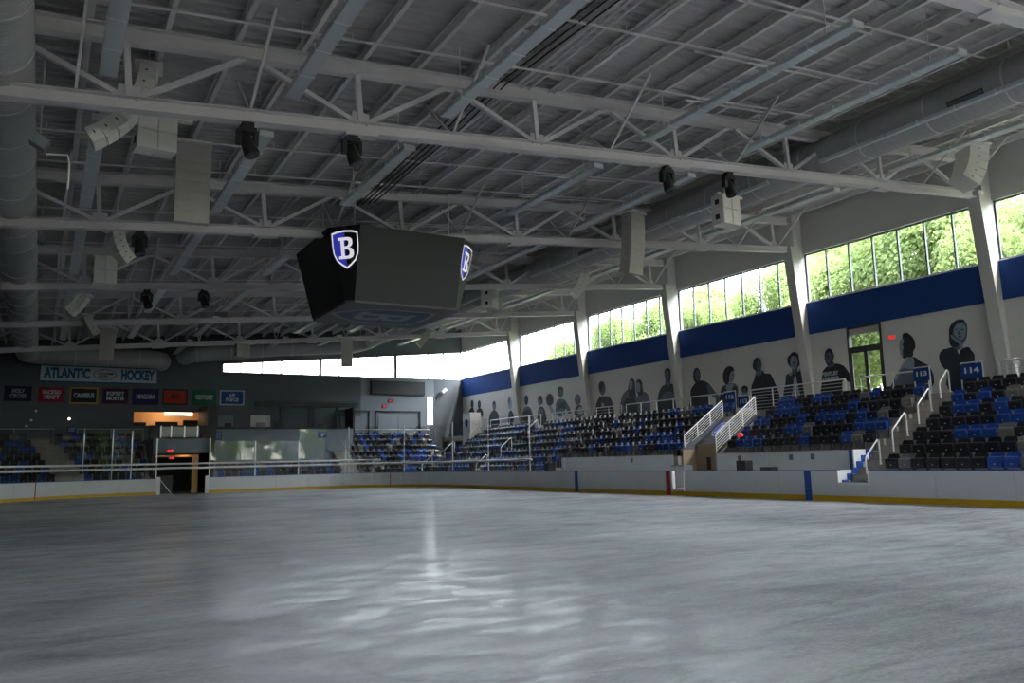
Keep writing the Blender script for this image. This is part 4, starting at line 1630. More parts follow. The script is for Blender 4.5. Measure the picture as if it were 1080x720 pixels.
lt = thing('low_cabinet', 'pale cabinet in the vomitory mouth behind the boards', 'cabinet', (27.0, 29.9, .0))
box('body', WENDL, 26.7, 27.3, 29.4, 30.3, -.03, 1.35, lt)
box('door', WALLW, 26.68, 26.7, 29.42, 29.84, .05, 1.3, lt)
box('door', WALLW, 26.68, 26.7, 29.86, 30.28, .05, 1.3, lt)
# sloping printed cover with the shield emblem
vb = thing('vomitory_banner', 'dark sloping banner with blue and white shield emblem between the stair railings', 'banner', (29.5, 29.25, 2.3))
A = Vector((28.5, VY0 + .13, 2.35))
B = Vector((30.62, VY0 + .13, 3.72))
sl = (B - A).normalized()
nrm = Vector((0, -1, 0)).cross(sl).normalized()
if nrm.z < 0:
    nrm = -nrm
mb = MB()
mb.prism([A, B, B + Vector((0, VY1 - VY0 - .26, 0)), A + Vector((0, VY1 - VY0 - .26, 0))], nrm * -.05)
mb.build('cloth', DARK, vb)
rot = Matrix((Vector((0, -1, 0)), sl, nrm)).transposed()
emblem(vb, A.lerp(B, .54) + Vector((0, 29.72 - VY0 - .13, 0)) + nrm * .01, rot, .98, mat('print_white', (.34, .36, .42), .8), mat('print_blue', (.03, .05, .5), .6), mat('print_black', (.02, .02, .025), .6))


def bar_rail(label, pts, h, name='guard_rail', bars=5, post_every=1.5, cat='railing', mt=RAIL, top=None):
    """guard rail along a straight run pts[0]->pts[1]: posts, a top tube and thin horizontal bars"""
    a, c = Vector(pts[0]), Vector(pts[1])
    t = thing(name, label, cat, a)
    L = (c - a).length
    n = max(1, round(L / post_every))
    up = Vector((0, 0, 1))
    for i in range(n + 1):
        p = a + (c - a) * i / n
        mb = MB()
        mb.tube([p, p + up * h], .028, 8)
        mb.build('post', mt, t, True)
    mb = MB()
    mb.tube([a + up * h, c + up * h], .035, 8)
    mb.build('top_rail', top or mt, t, True)
    for k in range(bars):
        z = h * (k + .8) / (bars + .8)
        mb = MB()
        mb.tube([a + up * z, c + up * z], .014, 6)
        mb.build('bar', mt, t, True)
    return t


bar_rail('steel railing climbing the left side of the vomitory', ((27.8, VY1 - .06, 1.95), (30.55, VY1 - .06, 3.75)), .85, 'stair_railing', 6, 1.1, mt=WHITE)
bar_rail('steel railing climbing the right side of the vomitory', ((27.6, VY0 + .06, 1.9), (30.4, VY0 + .06, 3.75)), .85, 'stair_railing', 6, 1.1, mt=WHITE)
mb = MB()
rl = thing('red_lamp', 'small red lit lamp in the seats right of the vomitory railing', 'lamp', (28.3, 27.1, 2.3))
p = on_x(780, 459, 28.2)
mb.tube([(p.x - .02, p.y, p.z), (p.x + .12, p.y, p.z)], .12, 12)
mb.build('lens', REDLED, rl, True)
mb = MB()
mb.bar((p.x + .1, p.y, p.z), (p.x + .1, p.y, rowz(3)), .06, .06, (0, 1, 0))
mb.build('stem', DARK, rl)

RX = XB + .12
for y0, y1, lab, bars in ((9.0, 17.1, 'steel guard rail above the seats right of the section 114 sign', 6),
                          (20.05, 23.3, 'plain guard rail above the seats in front of the glazed door', 1),
                          (24.1, 29.9, 'steel guard rail with six bars above the seats left of the glazed door', 6),
                          (31.5, 40.4, 'plain guard rail above the seats left of the vomitory', 1),
                          (40.9, 49.0, 'steel guard rail with bars under the two dark women murals', 5),
                          (50.6, 58.4, 'steel guard rail above the far corner seats', 2)):
    bar_rail(lab, ((RX, y0, ZC), (RX, y1, ZC)), 1.08, 'guard_rail', bars, 1.45)


def sign_panel(y0, y1, z0, z1, num, label):
    t = thing('section_sign', label, 'sign', (RX - .08, (y0 + y1) / 2, z0))
    box('panel', BOARDB if False else BLUE, RX - .10, RX - .07, y0, y1, z0, z1, t)
    text('lettering', num, BTX, t, (RX - .105, (y0 + y1) / 2, z0 + (z1 - z0) * .55), FACE_X, (z1 - z0) * .36, (y1 - y0) * .68, .01)
    for y in (y0, y1):
        mb = MB()
        mb.tube([(RX - .04, y, ZC), (RX - .04, y, z1 + .05)], .026, 8)
        mb.build('post', RAIL, t, True)
    mb = MB()
    mb.tube([(RX - .04, y0, z1 + .05), (RX - .04, y1, z1 + .05)], .026, 8)
    mb.build('top_rail', RAIL, t, True)


sign_panel(17.75, 18.62, 4.55, 5.17, '114', 'blue section sign numbered 114 on the rail right of the long stairs')
sign_panel(19.95, 20.65, 4.68, 5.22, '113', 'blue section sign numbered 113 beside the long stairs')
sign_panel(30.0, 30.75, 4.25, 4.85, '113', 'blue section sign numbered 113 above the right railing of the vomitory')
sign_panel(30.95, 31.75, 4.55, 5.15, '112', 'blue section sign numbered 112 above the left railing of the vomitory')
# silver bin at the right of the 114 sign
bn = thing('round_bin', 'shiny round metal bin on the concourse beside the 114 sign', 'bin', (XB + .9, 16.9, ZC))
mb = MB()
mb.tube([(XB + .9, 17.0, ZC), (XB + .9, 17.0, ZC + 1.05), (XB + .9, 17.0, ZC + 1.15)], [.25, .25, .2], 20)
mb.build('body', ALU, bn, True)
mb = MB()
mb.tube([(XB + .9, 17.0, ZC + 1.15), (XB + .9, 17.0, ZC + 1.22)], .27, 20)
mb.build('lid', ALU, bn, True)
# booth in the far corner of the concourse
bt_ = thing('corner_booth', 'white booth with a small blue shield in the far corner of the concourse', 'booth', (XB - .4, 60.0, 3.2))
box('body', WALLW, XB - .9, XB + .1, 60.1, 61.5, 2.6, 5.9, bt_)
box('side_cabinet', WALLW, XB + .1, XB + .9, 61.5, 63.2, 3.5, 5.75, bt_)
flat('shield_mark', [shield(.55)], BBL, bt_, (XB - .905, 60.8, 5.0), FACE_X)

# ------------------------------------------------------------------ end stands
TR2 = .72
def rowy(k): return 61.95 + TR2 * (k - 1)
def rowz2(k): return .72 + RS * (k - 1)


def terrace_end(x0, x1, k1, label):
    mb = MB()
    pr = [(rowy(1) - .4, -.02)]
    for k in range(1, k1 + 1):
        pr += [(rowy(k) - .4, rowz2(k)), (rowy(k) + TR2 - .4, rowz2(k))]
    pr.append((rowy(k1) + TR2 - .4, -.02))
    mb.prism([(x0, a, c) for a, c in pr], (x1 - x0, 0, 0))
    tag(mb.build('terrace', CONC), label, kind='structure')


terrace_end(-9.5, 6.75, 7, 'concrete terrace left of the tunnel at the far end')
terrace_end(10.98, 20.9, 2, 'low concrete terrace before the press box')
terrace_end(22.3, 30.4, 7, 'concrete terrace right of the press box')
SLANT = .42
for x0, x1, sl_, zz, lab in ((1.05, 2.45, SLANT, .26, 'concrete aisle stairs slanting up at the far left end'), (20.92, 22.28, 0, 0, 'concrete aisle stairs right of the press box front')):
    t = thing('aisle_stairs', lab, 'stairs', (x0, 62, 0))
    n = 12
    for i in range(n):
        yy = 61.6 + 5.0 * i / n
        z = .3 + zz + 3.45 * (i + 1) / n
        dx = sl_ * (yy - 61.6)
        box('step', CONC, x0 - dx, x1 - dx, yy, yy + 5.0 / n + .02, -.02 if i < 3 else z - .7, z, t)
        box('nosing', DARK, x0 - dx, x1 - dx, yy - .01, yy + .04, z, z + .008, t)
t = thing('stair_handrail', 'pale pipe handrail on the stairs right of the press box front', 'handrail', (21.6, 62.2, .6))
mb = MB()
mb.tube([(21.6, 62.3, .95), (21.6, 62.3, 1.9), (21.6, 63.6, 2.75), (21.6, 65.6, 4.1), (21.6, 65.6, 3.1)], .035, 8)
mb.build('bent_tube', ALU, t, True)
mb = MB()
mb.tube([(21.6, 63.9, 2.0), (21.6, 63.9, 2.95)], .03, 8)
mb.build('post', ALU, t, True)
bar_rail('thin guard rail behind the seats at the far left end', ((-9.0, 66.6, 3.5), (.7, 66.6, 3.5)), 1.3, 'guard_rail', 1, 2.4)
bar_rail('thin guard rail behind the seats left of the tunnel', ((2.2, 66.6, 3.5), (6.6, 66.6, 3.5)), 1.3, 'guard_rail', 1, 2.2)
bar_rail('thin guard rail behind the seats below the unlit score panel', ((22.4, 66.6, 3.5), (30.3, 66.6, 3.5)), 1.25, 'guard_rail', 1, 2.0)
for i, (px0, py0, px1, py1, Y, num, lab) in enumerate(((335.5, 455.5, 344.5, 461.5, PBY - .03, '109', 'small blue section sign on the press box front at right'),
                                                       (71, 450, 80, 456.5, 66.5, '107', 'small dim blue section sign behind the far left seats'),
                                                       (224.5, 455.5, 233, 462.5, PBY - .03, None, 'small pale blue notice on the press box front at left'))):
    a, c = on_y(px0, py0, Y), on_y(px1, py1, Y)
    t = thing('section_sign', lab, 'sign', (a.x, Y, c.z))
    box('panel', BBL if num else mat('pale_blue_notice', (.18, .23, .36), .6), a.x, c.x, Y, Y + .025, c.z, a.z, t)
    if num:
        text('lettering', num, BTX, t, ((a.x + c.x) / 2, Y - .004, (a.z + c.z) / 2), FACE_Y, (a.z - c.z) * .62, (c.x - a.x) * .75, .012)
    else:
        box('border', BBL, a.x - .05, c.x + .05, Y + .005, Y + .02, c.z - .08, a.z + .04, t)

# ------------------------------------------------------------------ seats
def seat_meshes():
    """folded stadium seat facing -x, origin on the tread at the seat line"""
    W = .234
    mb = MB()      # backrest: a slightly dished, raked shell
    nz, ny = 3, 4
    rows = []
    for side in (0, 1):
        for i in range(nz + 1):
            z = .40 + .45 * i / nz
            for j in range(ny + 1):
                u = -1 + 2 * j / ny
                wv = W * (1 - (.20 if i == nz else 0) * (abs(u) > .9))
                x = .16 + .10 * i / nz - .045 * u * u + (.028 if side else 0)
                rows.append((x, u * wv, z))
    k = (nz + 1) * (ny + 1)
    fs = []
    for s in (0, 1):
        for i in range(nz):
            for j in range(ny):
                a = s * k + i * (ny + 1) + j
                fs.append((a, a + 1, a + ny + 2, a + ny + 1))
    ring = [j for j in range(ny + 1)] + [i * (ny + 1) + ny for i in range(1, nz + 1)] + [nz * (ny + 1) + j for j in range(ny - 1, -1, -1)] + [i * (ny + 1) for i in range(nz - 1, 0, -1)]
    for p, q in zip(ring, ring[1:] + ring[:1]):
        fs.append((p, q, q + k, p + k))
    mb.add(rows, fs)
    back = mb
    mb = MB()      # folded-up seat pan, rounded front lip on top
    prof = [(-.02, .36), (.075, .34), (.125, .40), (.105, .64), (.06, .695), (.0, .685), (-.04, .62)]
    mb.prism([(x, -W + .015, z) for x, z in prof], (0, 2 * W - .03, 0))
    pan = mb
    mb = MB()      # riser-mounted bracket
    for y in (-.26,):
        mb.prism([(.02, y - .018, 0), (.16, y - .018, 0), (.20, y - .018, .46), (.06, y - .018, .46)], (0, .036, 0))
    mb.box(.0, .2, -.26, .26, .0, .02)
    brk = mb
    mb = MB()
    mb.obox((-.034, 0, .47), (0, 1, 0), (0, 0, 1), (-1, 0, 0), .022, .014, .006)
    tagm = mb
    return back, pan, brk, tagm


S_BACK, S_PAN, S_BRK, S_TAG = seat_meshes()
SEATMESH = {}
SMATS = {'black': SEATK, 'blue': SEATB, 'grey': SEATG}
for cn, mt in SMATS.items():
    SEATMESH[cn] = (S_BACK.mesh('seat_back_' + cn, mt, smooth=True), S_PAN.mesh('seat_pan_' + cn, mt), S_BRK.mesh('seat_bracket_' + cn, DARK), S_TAG.mesh('seat_plate_' + cn, BTX))

seat_list = []       # (pos, rotz, colour, label, group)
rng = random.Random(11)


def pick(k, j):
    u = rng.random()
    return 'black' if u < .64 else ('blue' if u < .92 else 'grey')


PITCH = .515
def block_right(y_first, y_last, k0, sign, where, grp):
    """seats along the right stand; counted away from y_first"""
    n = int(abs(y_last - y_first) / PITCH)
    for k in range(k0, 8):
        prev = None
        for j in range(n):
            y = y_first + sign * PITCH * (j + .5)
            c = prev if (prev and rng.random() < .18) else pick(k, j)
            prev = c
            seat_list.append((Vector((rowx(k), y, rowz(k))), 0.0, c, '%s folding seat, %s row up, %s seat %s' % (c, ORD[k - k0 + 1], ORD[j + 1], where), grp))


block_right(18.25, 12.0, 1, -1, 'right of the long stairs', 'seats right of the long stairs')
block_right(19.85, 27.95, 3, 1, 'left of the long stairs', 'seats between the long stairs and the vomitory')
block_right(30.6, 40.7, 3, 1, 'left of the vomitory railing', 'seats left of the vomitory')
block_right(49.15, 40.75, 1, -1, 'right of the second stairs', 'seats right of the second stairs')
block_right(50.6, 58.5, 1, 1, 'left of the second stairs', 'seats left of the second stairs')


def block_end(x0, x1, k1, where, grp, s0=0.0, s1=0.0):
    xa, xb_ = x0, x1
    for k in range(1, k1 + 1):
        x0, x1 = xa - s0 * (k - 1) * TR2, xb_ - s1 * (k - 1) * TR2
        n = int((x1 - x0) / PITCH)
        x0 = x1 - n * PITCH if s1 else x0
        for j in range(n):
            c = pick(k, j)
            seat_list.append((Vector((x0 + PITCH * (j + .5), rowy(k), rowz2(k))), PI / 2, c, '%s folding seat, %s row up, %s seat %s' % (c, ORD[k], ORD[j + 1], where), grp))


block_end(-8.2, .9, 7, 'at the far left end', 'seats at the far left end', 0, SLANT)
block_end(2.6, 6.7, 7, 'left of the tunnel', 'seats left of the tunnel', SLANT, 0)
block_end(11.2, 20.8, 2, 'before the press box', 'seats before the press box')
block_end(22.4, 30.3, 7, 'in the far right end block', 'seats in the far right end block')


def in_frame(p):
    d = p + Vector((0, 0, .6)) - Vector((0, 0, CAMH))
    f = d.dot(CF)
    if f <= 0:
        return None
    x, y = 540 + FPX * d.dot(CR) / f, 360 - FPX * d.dot(CU) / f
    return (x, y, f) if -12 < x < 1092 and -10 < y < 730 else None


vis_seats = []
for s in seat_list:
    q = in_frame(s[0])
    if q:
        vis_seats.append((q[2], s))
vis_seats.sort(key=lambda a: a[0])
proto = {}
NSEAT = 300
for i, (f, (p, rz, c, lab, grp)) in enumerate(vis_seats):
    if i >= NSEAT:
        break
    if c not in proto:
        r_ = thing('folding_seat', lab, 'seat', p, grp)
        for nm, me in zip(('backrest', 'seat_pan', 'bracket', 'number_plate'), SEATMESH[c]):
            inst(nm, me, r_)
        proto[c] = r_
    else:
        r_ = copy_tree(proto[c])
        r_.location = p
        tag(r_, lab, 'seat', grp)
    r_.rotation_euler = (0, 0, rz)
rest = [s for f, s in vis_seats[NSEAT:]]
for grpname, sel, lab in (('side', lambda s: s[1] == 0.0, 'rows of black, blue and grey folding seats farther along the side stand'),
                          ('end', lambda s: s[1] != 0.0, 'rows of black, blue and grey folding seats in the far end stands')):
    mb = MB()
    for (p, rz, c, l_, g_) in rest:
        if not sel((p, rz)):
            continue
        mb.mi = {'black': 0, 'blue': 1, 'grey': 2}[c]
        cs, sn = math.cos(rz), math.sin(rz)
        for src in (S_BACK, S_PAN):
            mb.add([(p.x + v[0] * cs - v[1] * sn, p.y + v[0] * sn + v[1] * cs, p.z + v[2]) for v in src.v], src.f)
        mb.mi = 0
        mb.add([(p.x + v[0] * cs - v[1] * sn, p.y + v[0] * sn + v[1] * cs, p.z + v[2]) for v in S_BRK.v], S_BRK.f)
    o = mb.build('distant_seats', [SEATK, SEATB, SEATG])
    tag(o, lab, 'seats', kind='stuff')

# ------------------------------------------------------------------ wall murals (flat vinyl prints on the mural wall)
def mural(label, pieces, name='wall_mural'):
    """pieces: (part name, material, outline) with outlines in photo pixels carried onto the wall plane"""
    all_p = [on_x(px, py, XW) for _, _, ol in pieces for px, py in ol]
    base = Vector((XW, sum(p.y for p in all_p) / len(all_p), min(p.z for p in all_p)))
    t = thing(name, label, 'mural', base)
    for i, (nm, mt, ol) in enumerate(pieces):
        pts = [on_x(px, py, XW) for px, py in ol]
        loc = Vector((XW - .004 - .004 * i, base.y, base.z))
        flat(nm, [[(-(p.y - base.y), p.z - base.z) for p in pts]], mt, t, loc, FACE_X, .002, smooth=True)
    return t


def T(x0, y0, s, pts):
    return [(x0 + x / s, y0 + y / s) for x, y in pts]


def E(cx, cy, rx, ry, n=10):
    return [(cx + rx * math.cos(2 * PI * k / n), cy + ry * math.sin(2 * PI * k / n)) for k in range(n)]


A_ = lambda p: T(960, 330, 7.2, p)
B_ = lambda p: T(860, 330, 7.2, p)
C_ = lambda p: T(760, 350, 7.2, p)
D_ = lambda p: T(660, 360, 7.2, p)
E_ = lambda p: T(570, 370, 7.2, p)
F_ = lambda p: T(480, 380, 7.2, p)


def face_bits(fn, cx, cy, rx, ry, dark=MM):
    """eyes, nose shade and mouth of a printed face"""
    return [('eye', dark, fn(E(cx - rx * .38, cy - ry * .08, rx * .2, ry * .06, 6))), ('eye', dark, fn(E(cx + rx * .42, cy - ry * .08, rx * .2, ry * .06, 6))),
            ('nose', dark, fn([(cx, cy - ry * .05), (cx + rx * .16, cy + ry * .26), (cx - rx * .12, cy + ry * .28)])),
            ('mouth', dark, fn(E(cx, cy + ry * .5, rx * .36, ry * .06, 6)))]


def G(x0, y0, k):
    return lambda p: T(x0, y0, k, p)


G1, G2, G3, G4, G5, G6, G7 = G(985, 330, 9), G(935, 345, 10.9), G(820, 365, 12), G(785, 370, 12), G(752, 380, 12), G(722, 380, 12), G(650, 385, 12)
mural('printed mural of a person with hand on chin beside the 114 sign', [
    ('shirt', MD, G1([(50, 430), (55, 385), (80, 350), (130, 335), (170, 325), (215, 330), (240, 390), (265, 340), (310, 325), (335, 325), (350, 350), (380, 380), (387, 440), (395, 560), (400, 720), (135, 720), (120, 560), (85, 510), (60, 470)])),
    ('head', MM, G1([(145, 200), (148, 140), (175, 95), (215, 68), (260, 58), (300, 80), (315, 120), (318, 180), (305, 250), (280, 290), (270, 330), (215, 345), (180, 325), (150, 290)])),
    ('hair', MD, G1([(145, 200), (148, 140), (175, 100), (215, 70), (260, 60), (290, 75), (250, 88), (210, 112), (185, 160), (178, 210), (195, 250), (225, 275), (238, 305), (200, 325), (165, 315), (150, 280)])),
    ('face', ML, G1([(190, 170), (200, 128), (235, 98), (275, 100), (300, 130), (304, 180), (296, 225), (265, 252), (225, 238), (200, 210)])),
    ('hand', ML, G1([(165, 210), (185, 222), (210, 248), (245, 262), (270, 288), (275, 322), (255, 332), (248, 298), (225, 280), (195, 256), (170, 235)])),
    ('collar', MK, G1([(250, 360), (310, 325), (335, 325), (352, 355), (330, 400), (262, 410)])),
    ('eye', MD, G1(E(217, 156, 12, 5, 6))), ('eye', MD, G1(E(272, 156, 12, 5, 6))), ('nose', MM, G1([(242, 165), (256, 204), (236, 208)])), ('mouth', MD, G1(E(252, 226, 19, 5, 6)))])
mural('printed mural of an athlete in profile with bare shoulder right of the glazed door', [
    ('body', MM, G2([(60, 720), (110, 560), (150, 480), (190, 420), (230, 370), (270, 340), (330, 345), (380, 385), (450, 420), (500, 450), (510, 720)])),
    ('back_shoulder', MD, G2([(318, 345), (380, 385), (450, 420), (500, 450), (510, 720), (345, 720), (330, 560), (312, 440)])),
    ('neck', ML, G2([(205, 395), (250, 350), (290, 335), (322, 400), (308, 468), (260, 480), (190, 470), (150, 520), (118, 610), (98, 610), (145, 495)])),
    ('head', MD, G2([(150, 200), (155, 160), (185, 120), (190, 80), (215, 62), (265, 80), (310, 125), (332, 190), (330, 245), (310, 270), (305, 330), (245, 345), (205, 360), (185, 345), (165, 320), (160, 280), (150, 225)])),
    ('hair', MK, G2([(190, 115), (190, 80), (215, 62), (265, 80), (310, 125), (332, 190), (325, 240), (305, 240), (300, 180), (270, 130), (225, 105)])),
    ('cheek', ML, G2([(152, 205), (158, 165), (185, 130), (202, 150), (190, 200), (200, 240), (186, 270), (196, 320), (186, 340), (167, 315), (162, 275)])),
    ('ear', MK, G2(E(300, 235, 12, 28, 6))), ('eye', MK, G2(E(198, 203, 14, 6, 6))), ('mouth', MK, G2(E(194, 308, 15, 4, 6)))])
tshirt = mural('printed mural of a person in a dark lettered t-shirt left of the glazed door', [
    ('shirt', MK, B_([(52, 640), (50, 520), (52, 455), (78, 415), (110, 398), (145, 385), (205, 395), (240, 430), (268, 525), (215, 505), (205, 560), (200, 650)])),
    ('neck', MM, B_([(90, 370), (138, 370), (145, 392), (115, 412), (92, 402)])),
    ('head', MD, B_(E(105, 332, 34, 64))),
    ('cheek', MM, B_([(80, 330), (95, 300), (118, 305), (122, 350), (105, 385), (86, 365)])),
    ('ear', MM, B_(E(140, 325, 6, 14, 6)))] + face_bits(B_, 100, 325, 22, 55, MK))
pc = on_x(860 + 115 / 7.2, 330 + 462 / 7.2, XW)
text('lettering', 'BENTLEY', MW, tshirt, (XW - .05, pc.y, pc.z), FACE_X, .19, .98, .016, .002)
text('lettering', 'ATHLETICS', MW, tshirt, (XW - .05, pc.y, pc.z - .27), FACE_X, .19, .98, .016, .002)
mural('printed mural of a smiling person with curly hair and open jacket', [
    ('jacket', MD, G3([(75, 640), (85, 540), (105, 430), (110, 370), (150, 340), (190, 325), (240, 330), (290, 290), (330, 270), (360, 275), (370, 350), (385, 450), (385, 560), (375, 720), (75, 720)])),
    ('shirt', MW, G3([(190, 720), (195, 540), (205, 450), (225, 375), (245, 440), (270, 540), (290, 720)])),
    ('neck', MM, G3([(190, 275), (250, 275), (252, 325), (218, 352), (190, 328)])),
    ('collar', ML, G3([(150, 355), (182, 325), (190, 345), (160, 375)])), ('collar', ML, G3([(262, 312), (305, 282), (318, 292), (285, 315)])),
    ('hair', MK, G3([(130, 190), (135, 140), (165, 105), (205, 72), (245, 85), (280, 120), (298, 180), (285, 230), (262, 268), (215, 285), (160, 255)])),
    ('face', ML, G3([(165, 190), (176, 140), (205, 120), (240, 132), (262, 180), (258, 235), (238, 282), (210, 300), (182, 272)]))] + face_bits(G3, 212, 205, 42, 85, MD))
mural('printed mural of a person in a black jacket, tallest beside the curly-haired one', [
    ('jacket', MK, G4([(85, 520), (92, 440), (115, 385), (132, 340), (142, 300), (165, 272), (215, 265), (236, 245), (256, 280), (328, 290), (360, 340), (390, 410), (420, 480), (445, 560), (450, 720), (85, 720), (78, 600)])),
    ('neck', MM, G4([(150, 245), (212, 235), (226, 265), (188, 320), (155, 300)])),
    ('head', MD, G4([(108, 195), (115, 140), (130, 105), (160, 85), (195, 100), (212, 145), (216, 200), (202, 240), (165, 252), (130, 240)])),
    ('face', MM, G4([(158, 190), (168, 140), (195, 130), (208, 160), (210, 205), (195, 240), (170, 242)])),
    ('placket', MD, G4([(228, 370), (244, 362), (250, 430), (236, 440)]))] + face_bits(G4, 184, 185, 24, 60, MK))
mural('small printed mural of a dark-haired head between two taller figures', [
    ('body', ML, C_([(160, 480), (165, 455), (185, 448), (205, 458), (212, 490), (210, 560), (160, 560)])),
    ('hair', MK, C_(E(184, 435, 26, 28))), ('face', MM, C_(E(182, 448, 13, 17)))])
mural('printed mural of a person in profile with gathered curly hair above the vomitory', [
    ('body', MM, G5([(95, 400), (110, 350), (150, 310), (200, 290), (260, 290), (300, 310), (320, 360), (318, 430), (300, 560), (290, 640), (100, 660), (90, 500)])),
    ('top', MD, G5([(95, 400), (112, 350), (150, 322), (190, 400), (230, 420), (256, 352), (288, 330), (300, 420), (296, 640), (105, 655)])),
    ('chest', ML, G5([(165, 335), (210, 300), (255, 300), (240, 350), (215, 402), (185, 390)])),
    ('hair', MK, G5([(130, 220), (135, 150), (160, 100), (205, 72), (255, 90), (268, 125), (236, 145), (215, 190), (215, 250), (190, 295), (150, 290)])),
    ('face', ML, G5([(214, 190), (236, 142), (265, 135), (275, 175), (268, 220), (255, 270), (225, 286), (210, 250)])),
    ('eye', MK, G5(E(252, 182, 9, 5, 6))), ('mouth', MD, G5(E(255, 240, 9, 4, 6)))])
mural('printed mural of a bald person in a grey shirt right of the fourth column', [
    ('shirt', MD, G6([(75, 450), (80, 370), (110, 320), (140, 285), (190, 255), (250, 260), (300, 290), (340, 330), (380, 390), (400, 425), (330, 435), (305, 560), (285, 640), (75, 640)])),
    ('arm', MM, G6([(300, 292), (340, 330), (390, 400), (440, 450), (435, 570), (402, 570), (395, 480), (332, 440), (290, 370)])),
    ('head', MD, G6([(110, 190), (120, 130), (145, 95), (180, 105), (198, 150), (203, 215), (192, 250), (162, 290), (130, 270)])),
    ('face', MM, G6([(138, 190), (148, 132), (175, 125), (190, 160), (192, 220), (176, 255), (150, 252)]))] + face_bits(G6, 164, 190, 24, 62, MK))
tp = mural('printed mural of a person in a t-shirt with a pale round emblem', [
    ('shirt', MD, D_([(252, 560), (240, 510), (248, 410), (268, 352), (310, 322), (350, 322), (382, 352), (390, 430), (402, 510), (372, 560)])),
    ('neck', MM, D_([(302, 290), (335, 290), (340, 322), (320, 345), (302, 322)])),
    ('hair', MK, D_([(296, 250), (298, 215), (318, 202), (338, 215), (342, 260), (335, 300), (322, 300)])),
    ('face', MM, D_(E(314, 258, 17, 42))),
    ('emblem', MM, D_([(270, 440), (300, 388), (340, 380), (375, 400), (380, 440), (330, 450)]))] + face_bits(D_, 313, 258, 15, 38, MK))
mural('printed mural of two long-haired people side by side, the left one of the pair', [
    ('body', MM, G7([(45, 540), (60, 440), (85, 370), (130, 320), (170, 300), (230, 310), (250, 420), (250, 650), (60, 650)])),
    ('hair', MD, G7([(160, 230), (182, 172), (210, 168), (236, 220), (242, 300), (248, 430), (200, 445), (150, 335)])),
    ('top', MD, G7([(120, 420), (180, 430), (245, 440), (248, 640), (115, 640)])),
    ('face', ML, G7([(166, 240), (180, 195), (200, 200), (208, 250), (196, 300), (176, 310)]))] + face_bits(G7, 186, 245, 16, 46, MD))
mural('printed mural of two long-haired people side by side, the right one of the pair', [
    ('body', MM, G7([(250, 480), (262, 400), (300, 350), (360, 335), (400, 370), (425, 440), (432, 560), (400, 640), (255, 640)])),
    ('hair', MK, G7([(250, 250), (262, 192), (290, 180), (320, 200), (332, 270), (336, 360), (310, 385), (262, 345)])),
    ('face', ML, G7([(255, 248), (276, 215), (298, 235), (305, 290), (286, 342), (264, 320)]))] + face_bits(G7, 280, 270, 17, 46, MD))
mural('printed mural of a person in black alone in profile left of the paired figures', [
    ('body', MK, E_([(420, 545), (418, 445), (432, 378), (458, 345), (490, 343), (530, 355), (550, 410), (560, 470), (556, 545)])),
    ('head', MM, E_(E(470, 285, 24, 50))),
    ('hair', MK, E_([(446, 290), (448, 245), (470, 232), (480, 245), (470, 280), (460, 310)])),
    ('collar', ML, E_([(466, 395), (480, 395), (482, 425), (470, 425)]))] + face_bits(E_, 478, 285, 14, 42, MD))
mural('printed mural of a short figure half hidden behind the fifth column', [
    ('body', MD, E_([(258, 480), (268, 432), (288, 410), (318, 425), (328, 480)])),
    ('head', MM, E_(E(284, 370, 24, 42))), ('shirt', MW, E_([(285, 440), (318, 428), (325, 470), (290, 475)]))] + face_bits(E_, 284, 372, 18, 34, MD))
mural('printed mural of a muscular athlete, tallest figure between the fifth and sixth columns', [
    ('body', MM, E_([(118, 478), (116, 430), (122, 388), (150, 362), (185, 372), (205, 400), (225, 440), (236, 470), (210, 472), (190, 440), (186, 480)])),
    ('head', MM, E_(E(154, 312, 22, 42))), ('hair', MD, E_([(134, 310), (138, 278), (156, 270), (174, 284), (172, 300), (152, 292)])),
    ('chest', MD, E_([(140, 405), (165, 390), (190, 405), (185, 440), (160, 430), (140, 440)]))] + face_bits(E_, 154, 318, 16, 34, MK))
mural('printed mural of a raised dark ball on a pale arm', [
    ('ball', MD, E_(E(71, 370, 28, 48))), ('arm', ML, E_([(64, 418), (80, 416), (100, 450), (112, 478), (90, 480), (75, 450)])),
    ('seam', MK, E_([(50, 360), (70, 352), (95, 362), (95, 368), (70, 360), (50, 368)]))])
mural('printed mural of a slim figure left of the raised ball', [
    ('body', MD, F_([(628, 470), (628, 400), (640, 358), (665, 352), (684, 385), (690, 470)])),
    ('head', MM, F_(E(646, 305, 17, 38))), ('hair', MD, F_([(630, 305), (634, 275), (648, 266), (662, 282), (664, 330), (655, 300)])), ('top', MM, F_([(640, 375), (662, 365), (668, 430), (645, 430)]))])
mural('printed mural of a broad figure right of the sixth column', [
    ('body', MM, F_([(508, 490), (512, 405), (530, 358), (560, 350), (585, 388), (592, 490)])),
    ('head', MD, F_(E(542, 300, 15, 38))), ('shirt', MD, F_([(525, 400), (560, 370), (578, 400), (575, 470), (530, 470)]))])
mural('printed mural of a narrow pale figure cut by the sixth column', [
    ('body', MD, F_([(406, 475), (404, 420), (412, 388), (430, 380), (442, 475)])), ('head', ML, F_(E(418, 328, 15, 45))), ('hair', MM, F_([(404, 330), (404, 290), (416, 280), (414, 330)]))])
mural('printed mural of a figure in dark shirt between the booth and the sixth column', [
    ('body', MD, F_([(260, 490), (260, 430), (272, 395), (296, 378), (322, 395), (334, 440), (334, 490)])), ('head', MM, F_(E(298, 344, 13, 36))), ('hair', MD, F_([(286, 340), (288, 315), (300, 308), (306, 330), (296, 335)]))])
mural('printed mural of a black silhouette above the booth', [
    ('body', MK, F_([(160, 420), (168, 375), (185, 362), (205, 372), (212, 420)])), ('head', MK, F_(E(184, 334, 12, 32))), ('cheek', MD, F_(E(187, 336, 6, 18, 6)))])
